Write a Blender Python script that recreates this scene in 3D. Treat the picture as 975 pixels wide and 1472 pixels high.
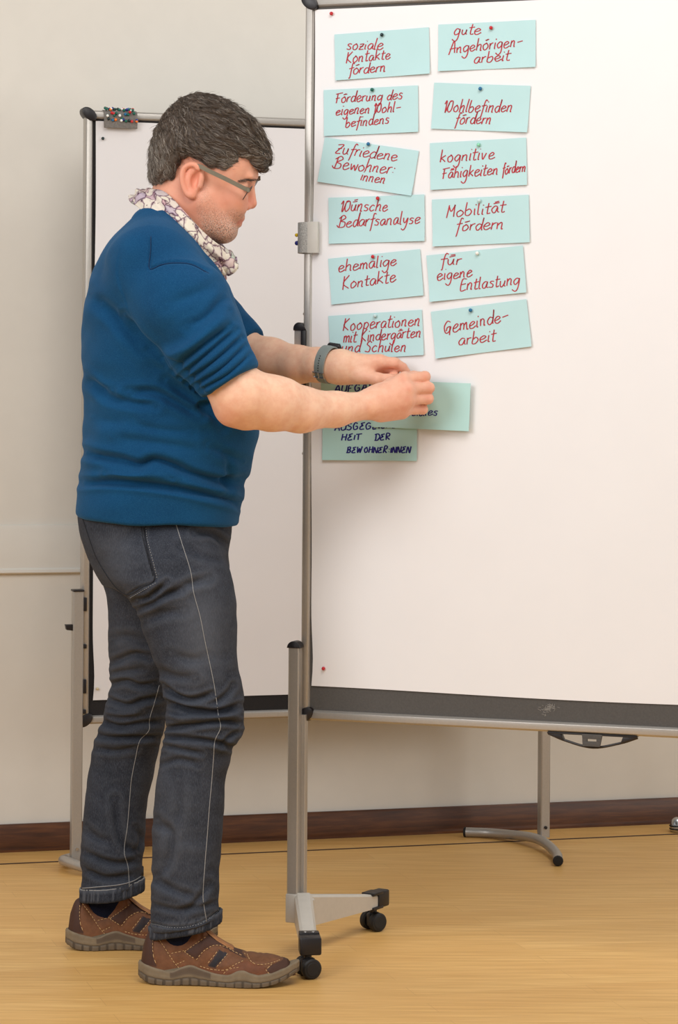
import bpy, bmesh, math, random
import numpy as np
from mathutils import Vector, Matrix
from mathutils.bvhtree import BVHTree

random.seed(7)
rng = np.random.default_rng(7)
for _o in list(bpy.data.objects):
    bpy.data.objects.remove(_o, do_unlink=True)
scene = bpy.context.scene
COL = scene.collection

# ------------------------------------------------------------------ camera
F_PX, W_PX, H_PX = 3700.0, 975.0, 1472.0      # focal length and frame in pixels
CX, HORIZON, ROLL, EYE = 487.5, 565.0, 0.007, 1.17
cam_data = bpy.data.cameras.new('camera')
cam_data.sensor_width = 36.0
cam_data.sensor_fit = 'AUTO'
cam_data.lens = 36.0 * F_PX / H_PX
cam_data.shift_y = -(H_PX / 2 - HORIZON) / H_PX
cam_data.clip_start = 0.05
cam_data.clip_end = 60
cam = bpy.data.objects.new('camera', cam_data)
cam.matrix_world = (Matrix.Translation((0, 0, EYE)) @ Matrix.Rotation(math.pi / 2, 4, 'X')
                    @ Matrix.Rotation(ROLL, 4, 'Z'))
COL.objects.link(cam)
scene.camera = cam

# ------------------------------------------------------------------ light
world = bpy.data.worlds.new('world')
scene.world = world
world.use_nodes = True
_bg = world.node_tree.nodes['Background']
_bg.inputs[0].default_value = (0.95, 0.975, 1.0, 1)
_bg.inputs[1].default_value = 0.40


def area_light(name, loc, target, size, power, color):
    ld = bpy.data.lights.new(name, 'AREA')
    ld.shape = 'RECTANGLE'
    ld.size, ld.size_y = size
    ld.energy = power
    ld.color = color
    lo = bpy.data.objects.new(name, ld)
    lo.location = loc
    d = Vector(target) - Vector(loc)
    lo.rotation_euler = d.to_track_quat('-Z', 'Y').to_euler()
    COL.objects.link(lo)
    return lo


area_light('unseen_side_light', (-2.7, 1.6, 2.7), (0.1, 5.3, 1.05), (2.0, 2.0), 110, (1.0, 0.985, 0.985))
area_light('ceiling_light', (0.35, 3.0, 3.3), (0.3, 5.0, 0.0), (1.8, 1.4), 54, (1.0, 0.965, 0.92))
area_light('ceiling_light', (1.7, 5.6, 3.2), (0.7, 6.6, 0.2), (1.2, 1.0), 22, (1.0, 0.965, 0.93))
area_light('unseen_side_light', (3.3, 4.4, 1.5), (0.6, 6.8, 0.4), (1.0, 1.2), 26, (1.0, 0.96, 0.90))  # unseen fill from the right, added to brighten the wall below the front board
scene.view_settings.view_transform = 'Standard'
scene.view_settings.look = 'None'
scene.view_settings.gamma = 1.0
scene.view_settings.use_curve_mapping = False
scene.view_settings.exposure = -0.11


# ------------------------------------------------------------------ helpers
def P(px, py, D):
    """World point at depth D (metres from the camera) that the camera sees at pixel px, py."""
    x, y = px - CX, py - HORIZON
    return Vector(((x + ROLL * y) * D / F_PX, D, EYE - (y - ROLL * x) * D / F_PX))


def pix(v):
    """Pixel of world coordinates (n,3)."""
    v = np.asarray(v, dtype=np.float64)
    X = v[..., 0] * F_PX / v[..., 1]
    Yd = (EYE - v[..., 2]) * F_PX / v[..., 1]
    return X - ROLL * Yd + CX, Yd + ROLL * X + HORIZON


def ground(px, py, z=0.0):
    """World point at height z that the camera sees at a pixel."""
    yd = (py - HORIZON) - ROLL * (px - CX)
    return P(px, py, (EYE - z) * F_PX / yd)


def lin(c):
    r = []
    for k in c:
        k = k / 255.0
        r.append(k / 12.92 if k <= 0.04045 else ((k + 0.055) / 1.055) ** 2.4)
    return r


def lin4(c):
    return tuple(lin(c)) + (1.0,)


def tag(o, label=None, cat=None, group=None, kind=None):
    if label: o['label'] = label
    if cat: o['category'] = cat
    if group: o['group'] = group
    if kind: o['kind'] = kind
    return o


def mk(name, verts, faces, mat, parent=None, smooth=False, angle=None, origin=None, face_mats=None):
    """ONE mesh object from world coordinates; its origin is at its base (or at its parent's)."""
    v = np.asarray([tuple(p) for p in verts] if not isinstance(verts, np.ndarray) else verts, dtype=np.float64)
    if parent is not None:
        org = np.array(parent.matrix_world.translation) if False else np.array(parent['_org'])
    elif origin is not None:
        org = np.array(origin)
    else:
        lo, hi = v.min(0), v.max(0)
        org = np.array([(lo[0] + hi[0]) / 2, (lo[1] + hi[1]) / 2, lo[2]])
    me = bpy.data.meshes.new(name)
    vl = v - org
    if isinstance(faces, np.ndarray):
        me.vertices.add(len(vl)); me.vertices.foreach_set('co', vl.astype(np.float32).ravel())
        n, k = faces.shape
        me.loops.add(n * k); me.loops.foreach_set('vertex_index', faces.astype(np.int32).ravel())
        me.polygons.add(n); me.polygons.foreach_set('loop_start', np.arange(0, n * k, k, dtype=np.int32))
        me.update(calc_edges=True); me.validate()
    else:
        me.from_pydata([tuple(p) for p in vl], [], [tuple(f) for f in faces])
        me.update()
    for m in (mat if isinstance(mat, (list, tuple)) else [mat]):
        me.materials.append(m)
    if face_mats is not None:
        me.polygons.foreach_set('material_index', np.asarray(face_mats, dtype=np.int32))
    if smooth:
        me.polygons.foreach_set('use_smooth', [True] * len(me.polygons))
        if angle:
            me.set_sharp_from_angle(angle=math.radians(angle))
    o = bpy.data.objects.new(name, me)
    COL.objects.link(o)
    if parent is not None:
        o.parent = parent
        o.location = (0, 0, 0)
    else:
        o.location = org
    o['_org'] = [float(k) for k in org]
    return o


def thing(name, loc, label, cat, group=None):
    o = bpy.data.objects.new(name, None)
    o.empty_display_size = 0.05
    o.location = loc
    o['_org'] = [float(k) for k in loc]
    COL.objects.link(o)
    return tag(o, label, cat, group)


class MB:
    """Collects shapes for one mesh, in world coordinates."""
    def __init__(s):
        s.v, s.f = [], []

    def add(s, v, f):
        n = len(s.v)
        s.v += [Vector(p) for p in v]
        s.f += [tuple(i + n for i in q) for q in f]
        return s

    def bm(s, b, M=None):
        b.verts.index_update()
        return s.add([(M @ q.co if M else q.co.copy()) for q in b.verts], [[q.index for q in f.verts] for f in b.faces])

    def box(s, M, size, bevel=0.0, seg=2):
        """Box of size centred at the origin of M."""
        b = bmesh.new()
        bmesh.ops.create_cube(b, size=1.0)
        bmesh.ops.scale(b, vec=size, verts=b.verts)
        if bevel > 0:
            bmesh.ops.bevel(b, geom=b.edges[:], offset=bevel, segments=seg, profile=0.5, affect='EDGES')
        s.bm(b, M); b.free()
        return s

    def tube(s, pts, r, n=10, closed=False, caps=True, squash=None):
        pts = [Vector(p) for p in pts]
        m = len(pts)
        rs = r if isinstance(r, (list, tuple, np.ndarray)) else [r] * m
        rings = []
        prev = None
        for i in range(m):
            a = pts[(i - 1) % m] if (closed or i > 0) else pts[i]
            c = pts[(i + 1) % m] if (closed or i < m - 1) else pts[i]
            t = (c - a)
            t = t.normalized() if t.length > 1e-9 else Vector((0, 0, 1))
            if prev is None:
                u = t.orthogonal().normalized()
            else:
                u = (prev - t * prev.dot(t))
                u = u.normalized() if u.length > 1e-6 else t.orthogonal().normalized()
            prev = u
            w = t.cross(u)
            rings.append([pts[i] + (u * math.cos(2 * math.pi * k / n) + w * math.sin(2 * math.pi * k / n)) * rs[i] for k in range(n)])
        v = [p for g in rings for p in g]
        f = []
        for i in range(m if closed else m - 1):
            j = (i + 1) % m
            for k in range(n):
                l = (k + 1) % n
                f.append((i * n + k, i * n + l, j * n + l, j * n + k))
        if caps and not closed:
            f.append(tuple(reversed(range(n))))
            f.append(tuple((m - 1) * n + k for k in range(n)))
        return s.add(v, f)

    def cyl(s, a, b, r, n=24, bevel=0.0, r2=None):
        a, b = Vector(a), Vector(b)
        r2 = r if r2 is None else r2
        if bevel > 0:
            d = (b - a).normalized()
            return s.tube([a, a + d * 1e-5, a + d * bevel, b - d * bevel, b - d * 1e-5, b],
                          [max(r - bevel, 1e-5), r - bevel * .98, r, r2, r2 - bevel * .98, max(r2 - bevel, 1e-5)], n)
        return s.tube([a, b], [r, r2], n)

    def ball(s, c, r, sx=1, sy=1, sz=1, M=None, seg=12):
        b = bmesh.new()
        bmesh.ops.create_uvsphere(b, u_segments=seg, v_segments=max(6, seg * 2 // 3), radius=r)
        bmesh.ops.scale(b, vec=(sx, sy, sz), verts=b.verts)
        T = Matrix.Translation(c) @ (M if M else Matrix.Identity(4))
        s.bm(b, T); b.free()
        return s

    def prism(s, M, poly, depth, bevel=0.0):
        """Polygon (x,z) in M's XZ plane extruded along M's Y by depth, centred."""
        b = bmesh.new()
        vs = [b.verts.new((x, -depth / 2, z)) for x, z in poly]
        fc = b.faces.new(vs)
        r = bmesh.ops.extrude_face_region(b, geom=[fc])
        bmesh.ops.translate(b, vec=(0, depth, 0), verts=[q for q in r['geom'] if isinstance(q, bmesh.types.BMVert)])
        bmesh.ops.recalc_face_normals(b, faces=b.faces)
        if bevel > 0:
            bmesh.ops.bevel(b, geom=b.edges[:], offset=bevel, segments=2, profile=0.5, affect='EDGES')
        s.bm(b, M); b.free()
        return s

    def build(s, name, mat, parent=None, angle=35, **kw):
        return mk(name, s.v, s.f, mat, parent, smooth=True, angle=angle, **kw)


def spline(pts, n=8, closed=False):
    """Catmull-Rom through points of any dimension."""
    p = np.asarray([list(q) for q in pts], dtype=np.float64)
    m = len(p)
    if m < 3 and not closed:
        t = np.linspace(0, 1, n + 1)[:, None]
        return p[0] * (1 - t) + p[-1] * t
    out = []
    for i in range(m if closed else m - 1):
        if closed:
            a, b, c, d = p[(i - 1) % m], p[i], p[(i + 1) % m], p[(i + 2) % m]
        else:
            b, c = p[i], p[i + 1]
            a = p[i - 1] if i > 0 else 2 * b - c
            d = p[i + 2] if i + 2 < m else 2 * c - b
        for t in np.arange(n) / n:
            out.append(.5 * ((2 * b) + (c - a) * t + (2 * a - 5 * b + 4 * c - d) * t * t + (3 * b - a - 3 * c + d) * t ** 3))
    if not closed:
        out.append(p[-1])
    return np.array(out)


# ------------------------------------------------------------------ materials
def new_mat(name):
    m = bpy.data.materials.new(name)
    m.use_nodes = True
    nt = m.node_tree
    return m, nt, nt.nodes['Principled BSDF']


def node(nt, kind, **kw):
    n = nt.nodes.new(kind)
    for k, v in kw.items():
        if k.startswith('i_'):
            n.inputs[k[2:].replace('_', ' ')].default_value = v
        else:
            setattr(n, k, v)
    return n


def ramp(nt, fac, stops):
    r = nt.nodes.new('ShaderNodeValToRGB')
    els = r.color_ramp.elements
    while len(els) < len(stops):
        els.new(0.5)
    for e, (p, c) in zip(els, stops):
        e.position = p
        e.color = c
    nt.links.new(fac, r.inputs[0])
    return r.outputs[0]


def mixc(nt, fac, a, b, mode='MIX'):
    m = nt.nodes.new('ShaderNodeMix')
    m.data_type = 'RGBA'
    m.blend_type = mode
    for inp, v in ((0, fac), (6, a), (7, b)):
        if hasattr(v, 'is_output'):
            nt.links.new(v, m.inputs[inp])
        else:
            m.inputs[inp].default_value = v
    return m.outputs[2]


def bump(nt, bsdf, height, strength=.3, dist=.002):
    b = nt.nodes.new('ShaderNodeBump')
    b.inputs['Strength'].default_value = strength
    b.inputs['Distance'].default_value = dist
    nt.links.new(height, b.inputs['Height'])
    nt.links.new(b.outputs[0], bsdf.inputs['Normal'])


def coords(nt, scale=(1, 1, 1), rot=(0, 0, 0)):
    tc = nt.nodes.new('ShaderNodeTexCoord')
    mp = nt.nodes.new('ShaderNodeMapping')
    mp.inputs['Scale'].default_value = scale
    mp.inputs['Rotation'].default_value = rot
    nt.links.new(tc.outputs['Object'], mp.inputs[0])
    return mp.outputs[0]


def noise(nt, vec, scale, detail=3, rough=.55):
    n = node(nt, 'ShaderNodeTexNoise')
    n.inputs['Scale'].default_value = scale
    n.inputs['Detail'].default_value = detail
    n.inputs['Roughness'].default_value = rough
    nt.links.new(vec, n.inputs['Vector'])
    return n.outputs[0]


def plain(name, rgb, rough=.5, metal=0.0, var=.06, nscale=60, bumps=0.0, spec=.5):
    """Plain material with a little procedural variation."""
    m, nt, b = new_mat(name)
    v = coords(nt)
    n = noise(nt, v, nscale)
    c = lin(rgb)
    lo = tuple(k * (1 - var) for k in c) + (1,)
    hi = tuple(min(1, k * (1 + var)) for k in c) + (1,)
    nt.links.new(ramp(nt, n, [(.3, lo), (.7, hi)]), b.inputs['Base Color'])
    b.inputs['Roughness'].default_value = rough
    b.inputs['Metallic'].default_value = metal
    b.inputs['Specular IOR Level'].default_value = spec
    if bumps:
        bump(nt, b, n, bumps, .001)
    return m


WALL_ANGLE = math.atan2(.52, 1.79)
M = {}
M['wall'] = plain('wall_paint', (224, 219, 209), .85, var=.015, nscale=14, bumps=.05, spec=.2)
M['alu'] = plain('satin_aluminium', (178, 173, 166), .38, .55, var=.03, nscale=200)
M['alu_white'] = plain('grey_cast_metal', (196, 190, 180), .45, .15, var=.03)
M['black'] = plain('black_plastic', (26, 22, 24), .4, var=.1)
M['rubber'] = plain('black_rubber', (20, 18, 18), .6, var=.1)
M['felt'] = plain('grey_felt', (90, 88, 86), .95, var=.07, nscale=260, bumps=.3, spec=.1)
M['felt_dark'] = plain('charcoal_felt', (46, 44, 44), .95, var=.07, nscale=260, bumps=.3, spec=.1)
M['paper'] = plain('white_paper', (236, 235, 236), .8, var=.008, nscale=9, spec=.2)
M['paper_grey'] = plain('off_white_paper', (222, 219, 219), .85, var=.008, nscale=9, spec=.2)
M['card'] = plain('pale_blue_card', (186, 220, 222), .8, var=.012, nscale=20, spec=.2)
M['card_green'] = plain('blue_green_card', (180, 220, 217), .8, var=.012, nscale=20, spec=.2)
M['ink_red'] = plain('red_marker_ink', (176, 38, 52), .7, var=.2, nscale=90)
M['ink_blue'] = plain('blue_marker_ink', (24, 22, 122), .7, var=.1, nscale=90)
M['foam'] = plain('grey_foam', (176, 176, 172), .95, var=.3, nscale=330, bumps=.8, spec=.1)
M['clip'] = plain('pale_grey_plastic', (206, 204, 196), .45, var=.02)
M['steel'] = plain('pin_steel', (190, 190, 190), .25, 1.0)
for _k, _c in dict(red=(196, 32, 44), green=(10, 96, 80), blue=(24, 104, 150), white=(236, 236, 230), dark=(14, 40, 42),
                   mint=(140, 214, 180), yellow=(236, 200, 40), orange=(236, 120, 40), navy=(26, 40, 130), beige=(206, 192, 160),
                   clear=(196, 218, 218)).items():
    M['pin_' + _k] = plain('pin_' + _k, _c, .25, var=.02)


def wood_floor():
    m, nt, b = new_mat('oak_strip_floor')
    v = coords(nt, rot=(0, 0, -WALL_ANGLE))
    br = node(nt, 'ShaderNodeTexBrick', offset=.37, squash=1.0)
    br.inputs['Scale'].default_value = 1.0
    br.inputs['Mortar Size'].default_value = .0004
    br.inputs['Mortar Smooth'].default_value = .3
    br.inputs['Brick Width'].default_value = .95
    br.inputs['Row Height'].default_value = .068
    br.inputs['Color1'].default_value = (0, 0, 0, 1)
    br.inputs['Color2'].default_value = (1, 1, 1, 1)
    br.inputs['Mortar'].default_value = (.4, .4, .4, 1)
    nt.links.new(v, br.inputs['Vector'])
    plank = ramp(nt, br.outputs['Color'], [(0, lin4((222, 174, 104))), (.35, lin4((229, 184, 114))), (.7, lin4((225, 179, 108))), (1, lin4((235, 192, 122)))])
    v2 = coords(nt, (1.3, 26, 1), (0, 0, -WALL_ANGLE))
    g = noise(nt, v2, 3.0, 5, .6)
    v3 = coords(nt, (2.2, 150, 1), (0, 0, -WALL_ANGLE))
    g2 = noise(nt, v3, 3.0, 3, .6)
    c = mixc(nt, ramp(nt, g, [(.35, (0, 0, 0, 1)), (.7, (1, 1, 1, 1))]), plank, lin4((206, 156, 88)))
    c = mixc(nt, ramp(nt, g2, [(.52, (0, 0, 0, 1)), (.85, (.28, .28, .28, 1))]), c, lin4((160, 112, 60)))
    c = mixc(nt, br.outputs['Fac'], c, lin4((186, 140, 84)))
    nt.links.new(c, b.inputs['Base Color'])
    b.inputs['Roughness'].default_value = .42
    b.inputs['Specular IOR Level'].default_value = .35
    bump(nt, b, g2, .06, .001)
    return m


def dark_wood():
    m, nt, b = new_mat('dark_stained_wood')
    v = coords(nt, (2.5, 2.5, 34), (0, 0, -WALL_ANGLE))
    g = noise(nt, v, 2.2, 6, .65)
    nt.links.new(ramp(nt, g, [(.25, lin4((48, 24, 9))), (.5, lin4((84, 46, 20))), (.8, lin4((122, 74, 36)))]), b.inputs['Base Color'])
    b.inputs['Roughness'].default_value = .45
    bump(nt, b, g, .08, .001)
    return m


M['floor'] = wood_floor()
M['dark_wood'] = dark_wood()
M['inlay'] = plain('dark_inlay', (58, 32, 18), .5, var=.2)

# ------------------------------------------------------------------ the room
e1w = Vector((math.cos(WALL_ANGLE), math.sin(WALL_ANGLE), 0))       # along the wall, to the right
e2w = Vector((-math.sin(WALL_ANGLE), math.cos(WALL_ANGLE), 0))      # into the wall
wall0 = Vector((-.853, 6.535, 0))


def wall_frame(u, d, z):
    return Matrix.Translation(wall0 + e1w * u + e2w * d + Vector((0, 0, z))) @ Matrix.Rotation(WALL_ANGLE, 4, 'Z')


fl = MB().box(wall_frame(.9, -3.6, -.03), (9.0, 7.6, .06)).build('floor', M['floor'], origin=(0, 0, 0))
tag(fl, 'light oak strip floor', kind='structure')
wl = MB().box(wall_frame(.9, .0655, 1.5), (9.0, .13, 3.0)).build('wall_back', M['wall'])
tag(wl, 'off-white painted back wall', kind='structure')
# chair rail: a flat board with a soft lip at its lower edge
rail_z = EYE - (757 - HORIZON) / 564.0, EYE - (827 - HORIZON) / 564.0
prof = [(0, rail_z[0]), (-.006, rail_z[0] - .002), (-.009, rail_z[0] - .012), (-.010, rail_z[1] + .014),
        (-.015, rail_z[1] + .010), (-.016, rail_z[1] + .003), (-.012, rail_z[1]), (0, rail_z[1])]
Mr = Matrix.Translation(wall0 + e1w * .9) @ Matrix.Rotation(WALL_ANGLE + math.pi / 2, 4, 'Z')
tr = MB().prism(Mr, prof, 9.0).build('trim_1', M['wall'])
tag(tr, 'white chair rail along the back wall', kind='structure')
bh = .069
prof = [(0, 0), (-.020, 0), (-.020, .006), (-.014, .011), (-.013, bh - .006), (-.009, bh), (0, bh)]
bb = MB().prism(Mr, prof, 9.0).build('baseboard_back', M['dark_wood'])
tag(bb, 'dark stained wooden baseboard', kind='structure')
inl = MB().box(wall_frame(.9, -.176, .0003), (9.0, .011, .0012)).build('trim_2', M['inlay'])
tag(inl, 'thin dark inlay line in the floor', kind='structure')

# chrome door stop at the right edge of the picture
ds = Vector(P(973, 1189, 6.90)); ds.z = 0
t = thing('door_stop', ds, 'small chrome door stop with black rings at the foot of the wall, far right', 'door stop')
prof = [(.0, .0), (.0135, .0), (.0150, .003), (.0150, .010)]
MB().tube([ds + Vector((0, 0, z)) for r, z in ((0, 0), (0, .001), (0, .004), (0, .012), (0, .024), (0, .033), (0, .038), (0, .040))],
          [.012, .016, .018, .018, .017, .013, .007, .001], 20).build('body', M['steel'], t)
for z in (.009, .017):
    MB().tube([ds + Vector((math.cos(a) * .0178, math.sin(a) * .0178, z)) for a in np.linspace(0, 2 * math.pi, 24, endpoint=False)],
              .0022, 6, closed=True).build('rubber_ring', M['rubber'], t)
# ------------------------------------------------------------------ pinboards
class Frame2:
    """Local frame of a standing board: a along its width, n towards the viewer, z up."""
    def __init__(s, org, ang):
        s.o = Vector((org[0], org[1], 0))
        s.a = Vector((math.cos(ang), math.sin(ang), 0))
        s.n = Vector((math.sin(ang), -math.cos(ang), 0))
        s.ang = ang

    def pt(s, a, n, z):
        return s.o + s.a * a + s.n * n + Vector((0, 0, z))

    def mat(s, a, n, z):
        # local X = a, local Y = -n (away from the viewer), local Z up
        return Matrix.Translation(s.pt(a, n, z)) @ Matrix.Rotation(s.ang, 4, 'Z')

    def hit(s, px, py, n=0.0):
        """(a, z) where the sight line of a pixel meets the plane at offset n."""
        d = P(px, py, 1.0) - Vector((0, 0, EYE))
        q0 = s.pt(0, n, 0)
        t = (q0 - Vector((0, 0, EYE))).dot(s.n) / d.dot(s.n)
        w = Vector((0, 0, EYE)) + d * t
        return (w - s.o).dot(s.a), w.z


REAR = Frame2((-.637, 6.32), math.atan2(.36, 1.167))
MAIN = Frame2((-.0715, 5.385), -math.radians(18.7))


def board_frame(B, root, a0, a1, z0, z1, paper_mat, paper_rect, right_caps=True, rail=.021, pole=.0195, felt_side=.012):
    """Felt panel, paper sheet, four rails and four corner caps."""
    r = rail
    MB().box(B.mat((a0 + a1) / 2, 0, (z0 + z1) / 2), (a1 - a0 - pole, .016, z1 - z0 - r), .001, 1).build('felt_panel', M['felt'] if paper_mat is M['paper'] else M['felt_dark'], root)
    def rail_prof(h, d=.030):
        return [(-d / 2, -h * .30), (-d * .30, -h / 2), (d * .30, -h / 2), (d / 2, -h * .30), (d / 2, h * .30), (d * .30, h / 2), (-d * .30, h / 2), (-d / 2, h * .30)]
    for zz, nm in ((z1 - r / 2, 'top_rail'), (z0 + r / 2, 'bottom_rail')):
        Mx = B.mat((a0 + a1) / 2, 0, zz) @ Matrix.Rotation(math.pi / 2, 4, 'Z')
        MB().prism(Mx, rail_prof(r), a1 - a0 - .02, .0008).build(nm, M['alu'], root)
    for aa in (a0 + pole / 2, a1 - pole / 2):
        Mx = B.mat(aa, 0, (z0 + z1) / 2) @ Matrix.Rotation(math.pi / 2, 4, 'X')
        w = pole
        poly = [(-w / 2, -.011), (-w * .3, -.017), (w * .3, -.017), (w / 2, -.011), (w / 2, .011), (w * .3, .017), (-w * .3, .017), (-w / 2, .011)]
        MB().prism(Mx, poly, z1 - z0 - .026, .0008).build('side_rail', M['alu'], root)
    for aa, zz, sx, sz in ((a0, z0, -1, -1), (a0, z1, -1, 1), (a1, z0, 1, -1), (a1, z1, 1, 1)):
        # rounded plastic corner: a thick disc whose tip rises over the corner
        c = B.mat(aa - sx * .010, 0, zz - sz * .010)
        m = MB()
        poly = []
        for k in range(20):
            th = 2 * math.pi * k / 20
            x, z = math.cos(th) * .0215, math.sin(th) * .0135
            rr = math.radians(40) * sx * sz
            poly.append((x * math.cos(rr) - z * math.sin(rr), x * math.sin(rr) + z * math.cos(rr)))
        m.prism(c, poly, .040, .003)
        m.build('corner_cap', M['black'], root)
    # paper: a thin sheet over the felt with soft waves
    pa0, pa1, pz0, pz1 = paper_rect
    nx, nz = 40, 48
    v, f = [], []
    for j in range(nz + 1):
        for i in range(nx + 1):
            u, w = i / nx, j / nz
            a = pa0 + (pa1 - pa0) * u
            z = pz0 + (pz1 - pz0) * w
            edge = max(0, 1 - u * 14)
            inset = .006 * math.exp(-((w - .035) / .05) ** 2) + .002 * math.sin(w * 9)
            a += edge * inset
            if paper_mat is M['paper']:
                z += (1 - w) ** 8 * (.0015 * math.sin(u * 7 + 1) - .003 * math.sin(u * math.pi))
            n = .0105 + .0012 * math.sin(u * 5 + w * 3) * math.sin(w * 4 + .5) + .0016 * edge * math.sin(w * 12 + 1) ** 2 + .0010 * math.exp(-((w - .62 - .1 * u) / .02) ** 2) * edge
            v.append(B.pt(a, n, z))
    for j in range(nz):
        for i in range(nx):
            k = j * (nx + 1) + i
            f.append((k, k + 1, k + nx + 2, k + nx + 1))
    nb = len(v)
    v += [p - B.n * .0004 for p in v]
    f += [tuple(reversed([q + nb for q in g])) for g in f]
    mk('paper_sheet', v, f, paper_mat, root, smooth=True)


def post(B, root, a, n, z0, z1, w, d, mat, name='leg', parent=None):
    poly = [(-w / 2, -d * .38), (-w * .40, -d * .47), (-w * .12, -d / 2), (-w * .10, -d * .46), (w * .10, -d * .46), (w * .12, -d / 2), (w * .40, -d * .47), (w / 2, -d * .38),
            (w / 2, d * .38), (w * .40, d * .47), (-w * .40, d * .47), (-w / 2, d * .38)]
    Mx = B.mat(a, n, (z0 + z1) / 2) @ Matrix.Rotation(math.pi / 2, 4, 'X')
    return MB().prism(Mx, poly, z1 - z0).build(name, mat, parent or root, angle=25)


# ---- rear board
rear = thing('pinboard', REAR.pt(.6, 0, 0), 'rear grey-framed pinboard with blank paper and curved tube feet, behind the man', 'pinboard', None)
board_frame(REAR, rear, .0065, 1.212, .353, 1.860, M['paper_grey'], (.0325, 1.186, .4115, 1.834))
for sgn, aL in ((-1, -.004), (1, 1.226)):
    lg = post(REAR, rear, aL, .012, .024, .680, .0255, .030, M['alu'])
    MB().box(REAR.mat(aL, .012, .682), (.028, .034, .005), .0015).build('end_cap', M['black'], lg)
    b_ = MB()
    b_.cyl(REAR.pt(aL, .026, .050), REAR.pt(aL, .0295, .050), .0042, 12)
    b_.build('screw', M['steel'] if sgn < 0 else M['black'], lg)
    # clips between leg and frame
    ac = aL - sgn * .0165
    for zc, hh in ((.648, .033), (.545, .010), (.447, .034), (.385, .010)):
        MB().box(REAR.mat(ac - sgn * .0005, .012, zc), (.009, .022, hh), .001).build('clip', M['black'], lg)
    MB().box(REAR.mat(ac, .004, .52), (.003, .008, .31), .0005).build('gap_strip', M['black'], lg)
    MB().prism(REAR.mat(aL + sgn * .020, .012, .590), [(-.008, -.006), (.008, -.009), (.011, .006), (-.008, .009)] if sgn > 0 else [(.008, -.006), (-.008, -.004), (-.011, .009), (.008, .009)], .016, .001).build('knob', M['black'], lg)
    # curved foot: an arc bulging away from the board
    if sgn > 0:
        ctrl = [ground(*q, .016) for q in ((669, 1194.5), (708, 1196.5), (743, 1202), (772, 1210), (791, 1219), (801, 1228), (802.5, 1236))]
    else:
        q = REAR.pt(aL, .012, 0)
        ctrl = [q + Vector((.17, -.10, 0)), q + Vector((.07, -.105, 0)), q + Vector((-.012, -.045, 0)), q + Vector((-.030, .035, 0)), q + Vector((.02, .125, 0))]
    pts = spline([Vector((c.x, c.y, .0135)) for c in ctrl], 10)
    zb = [.0135 + .010 * math.exp(-((i / len(pts) - .5) / .2) ** 2) for i in range(len(pts))]
    pts = [Vector((p[0], p[1], z)) for p, z in zip(pts, zb)]
    ft = MB().tube(pts, .0125, 14).build('foot', M['alu'], rear)
    for e, e2 in ((pts[0], pts[1]), (pts[-1], pts[-2])):
        d = (e - e2).normalized()
        MB().cyl(e - d * .004, e + d * .004, .0132, 14, .002).build('foot_cap', M['rubber'], ft)

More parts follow.
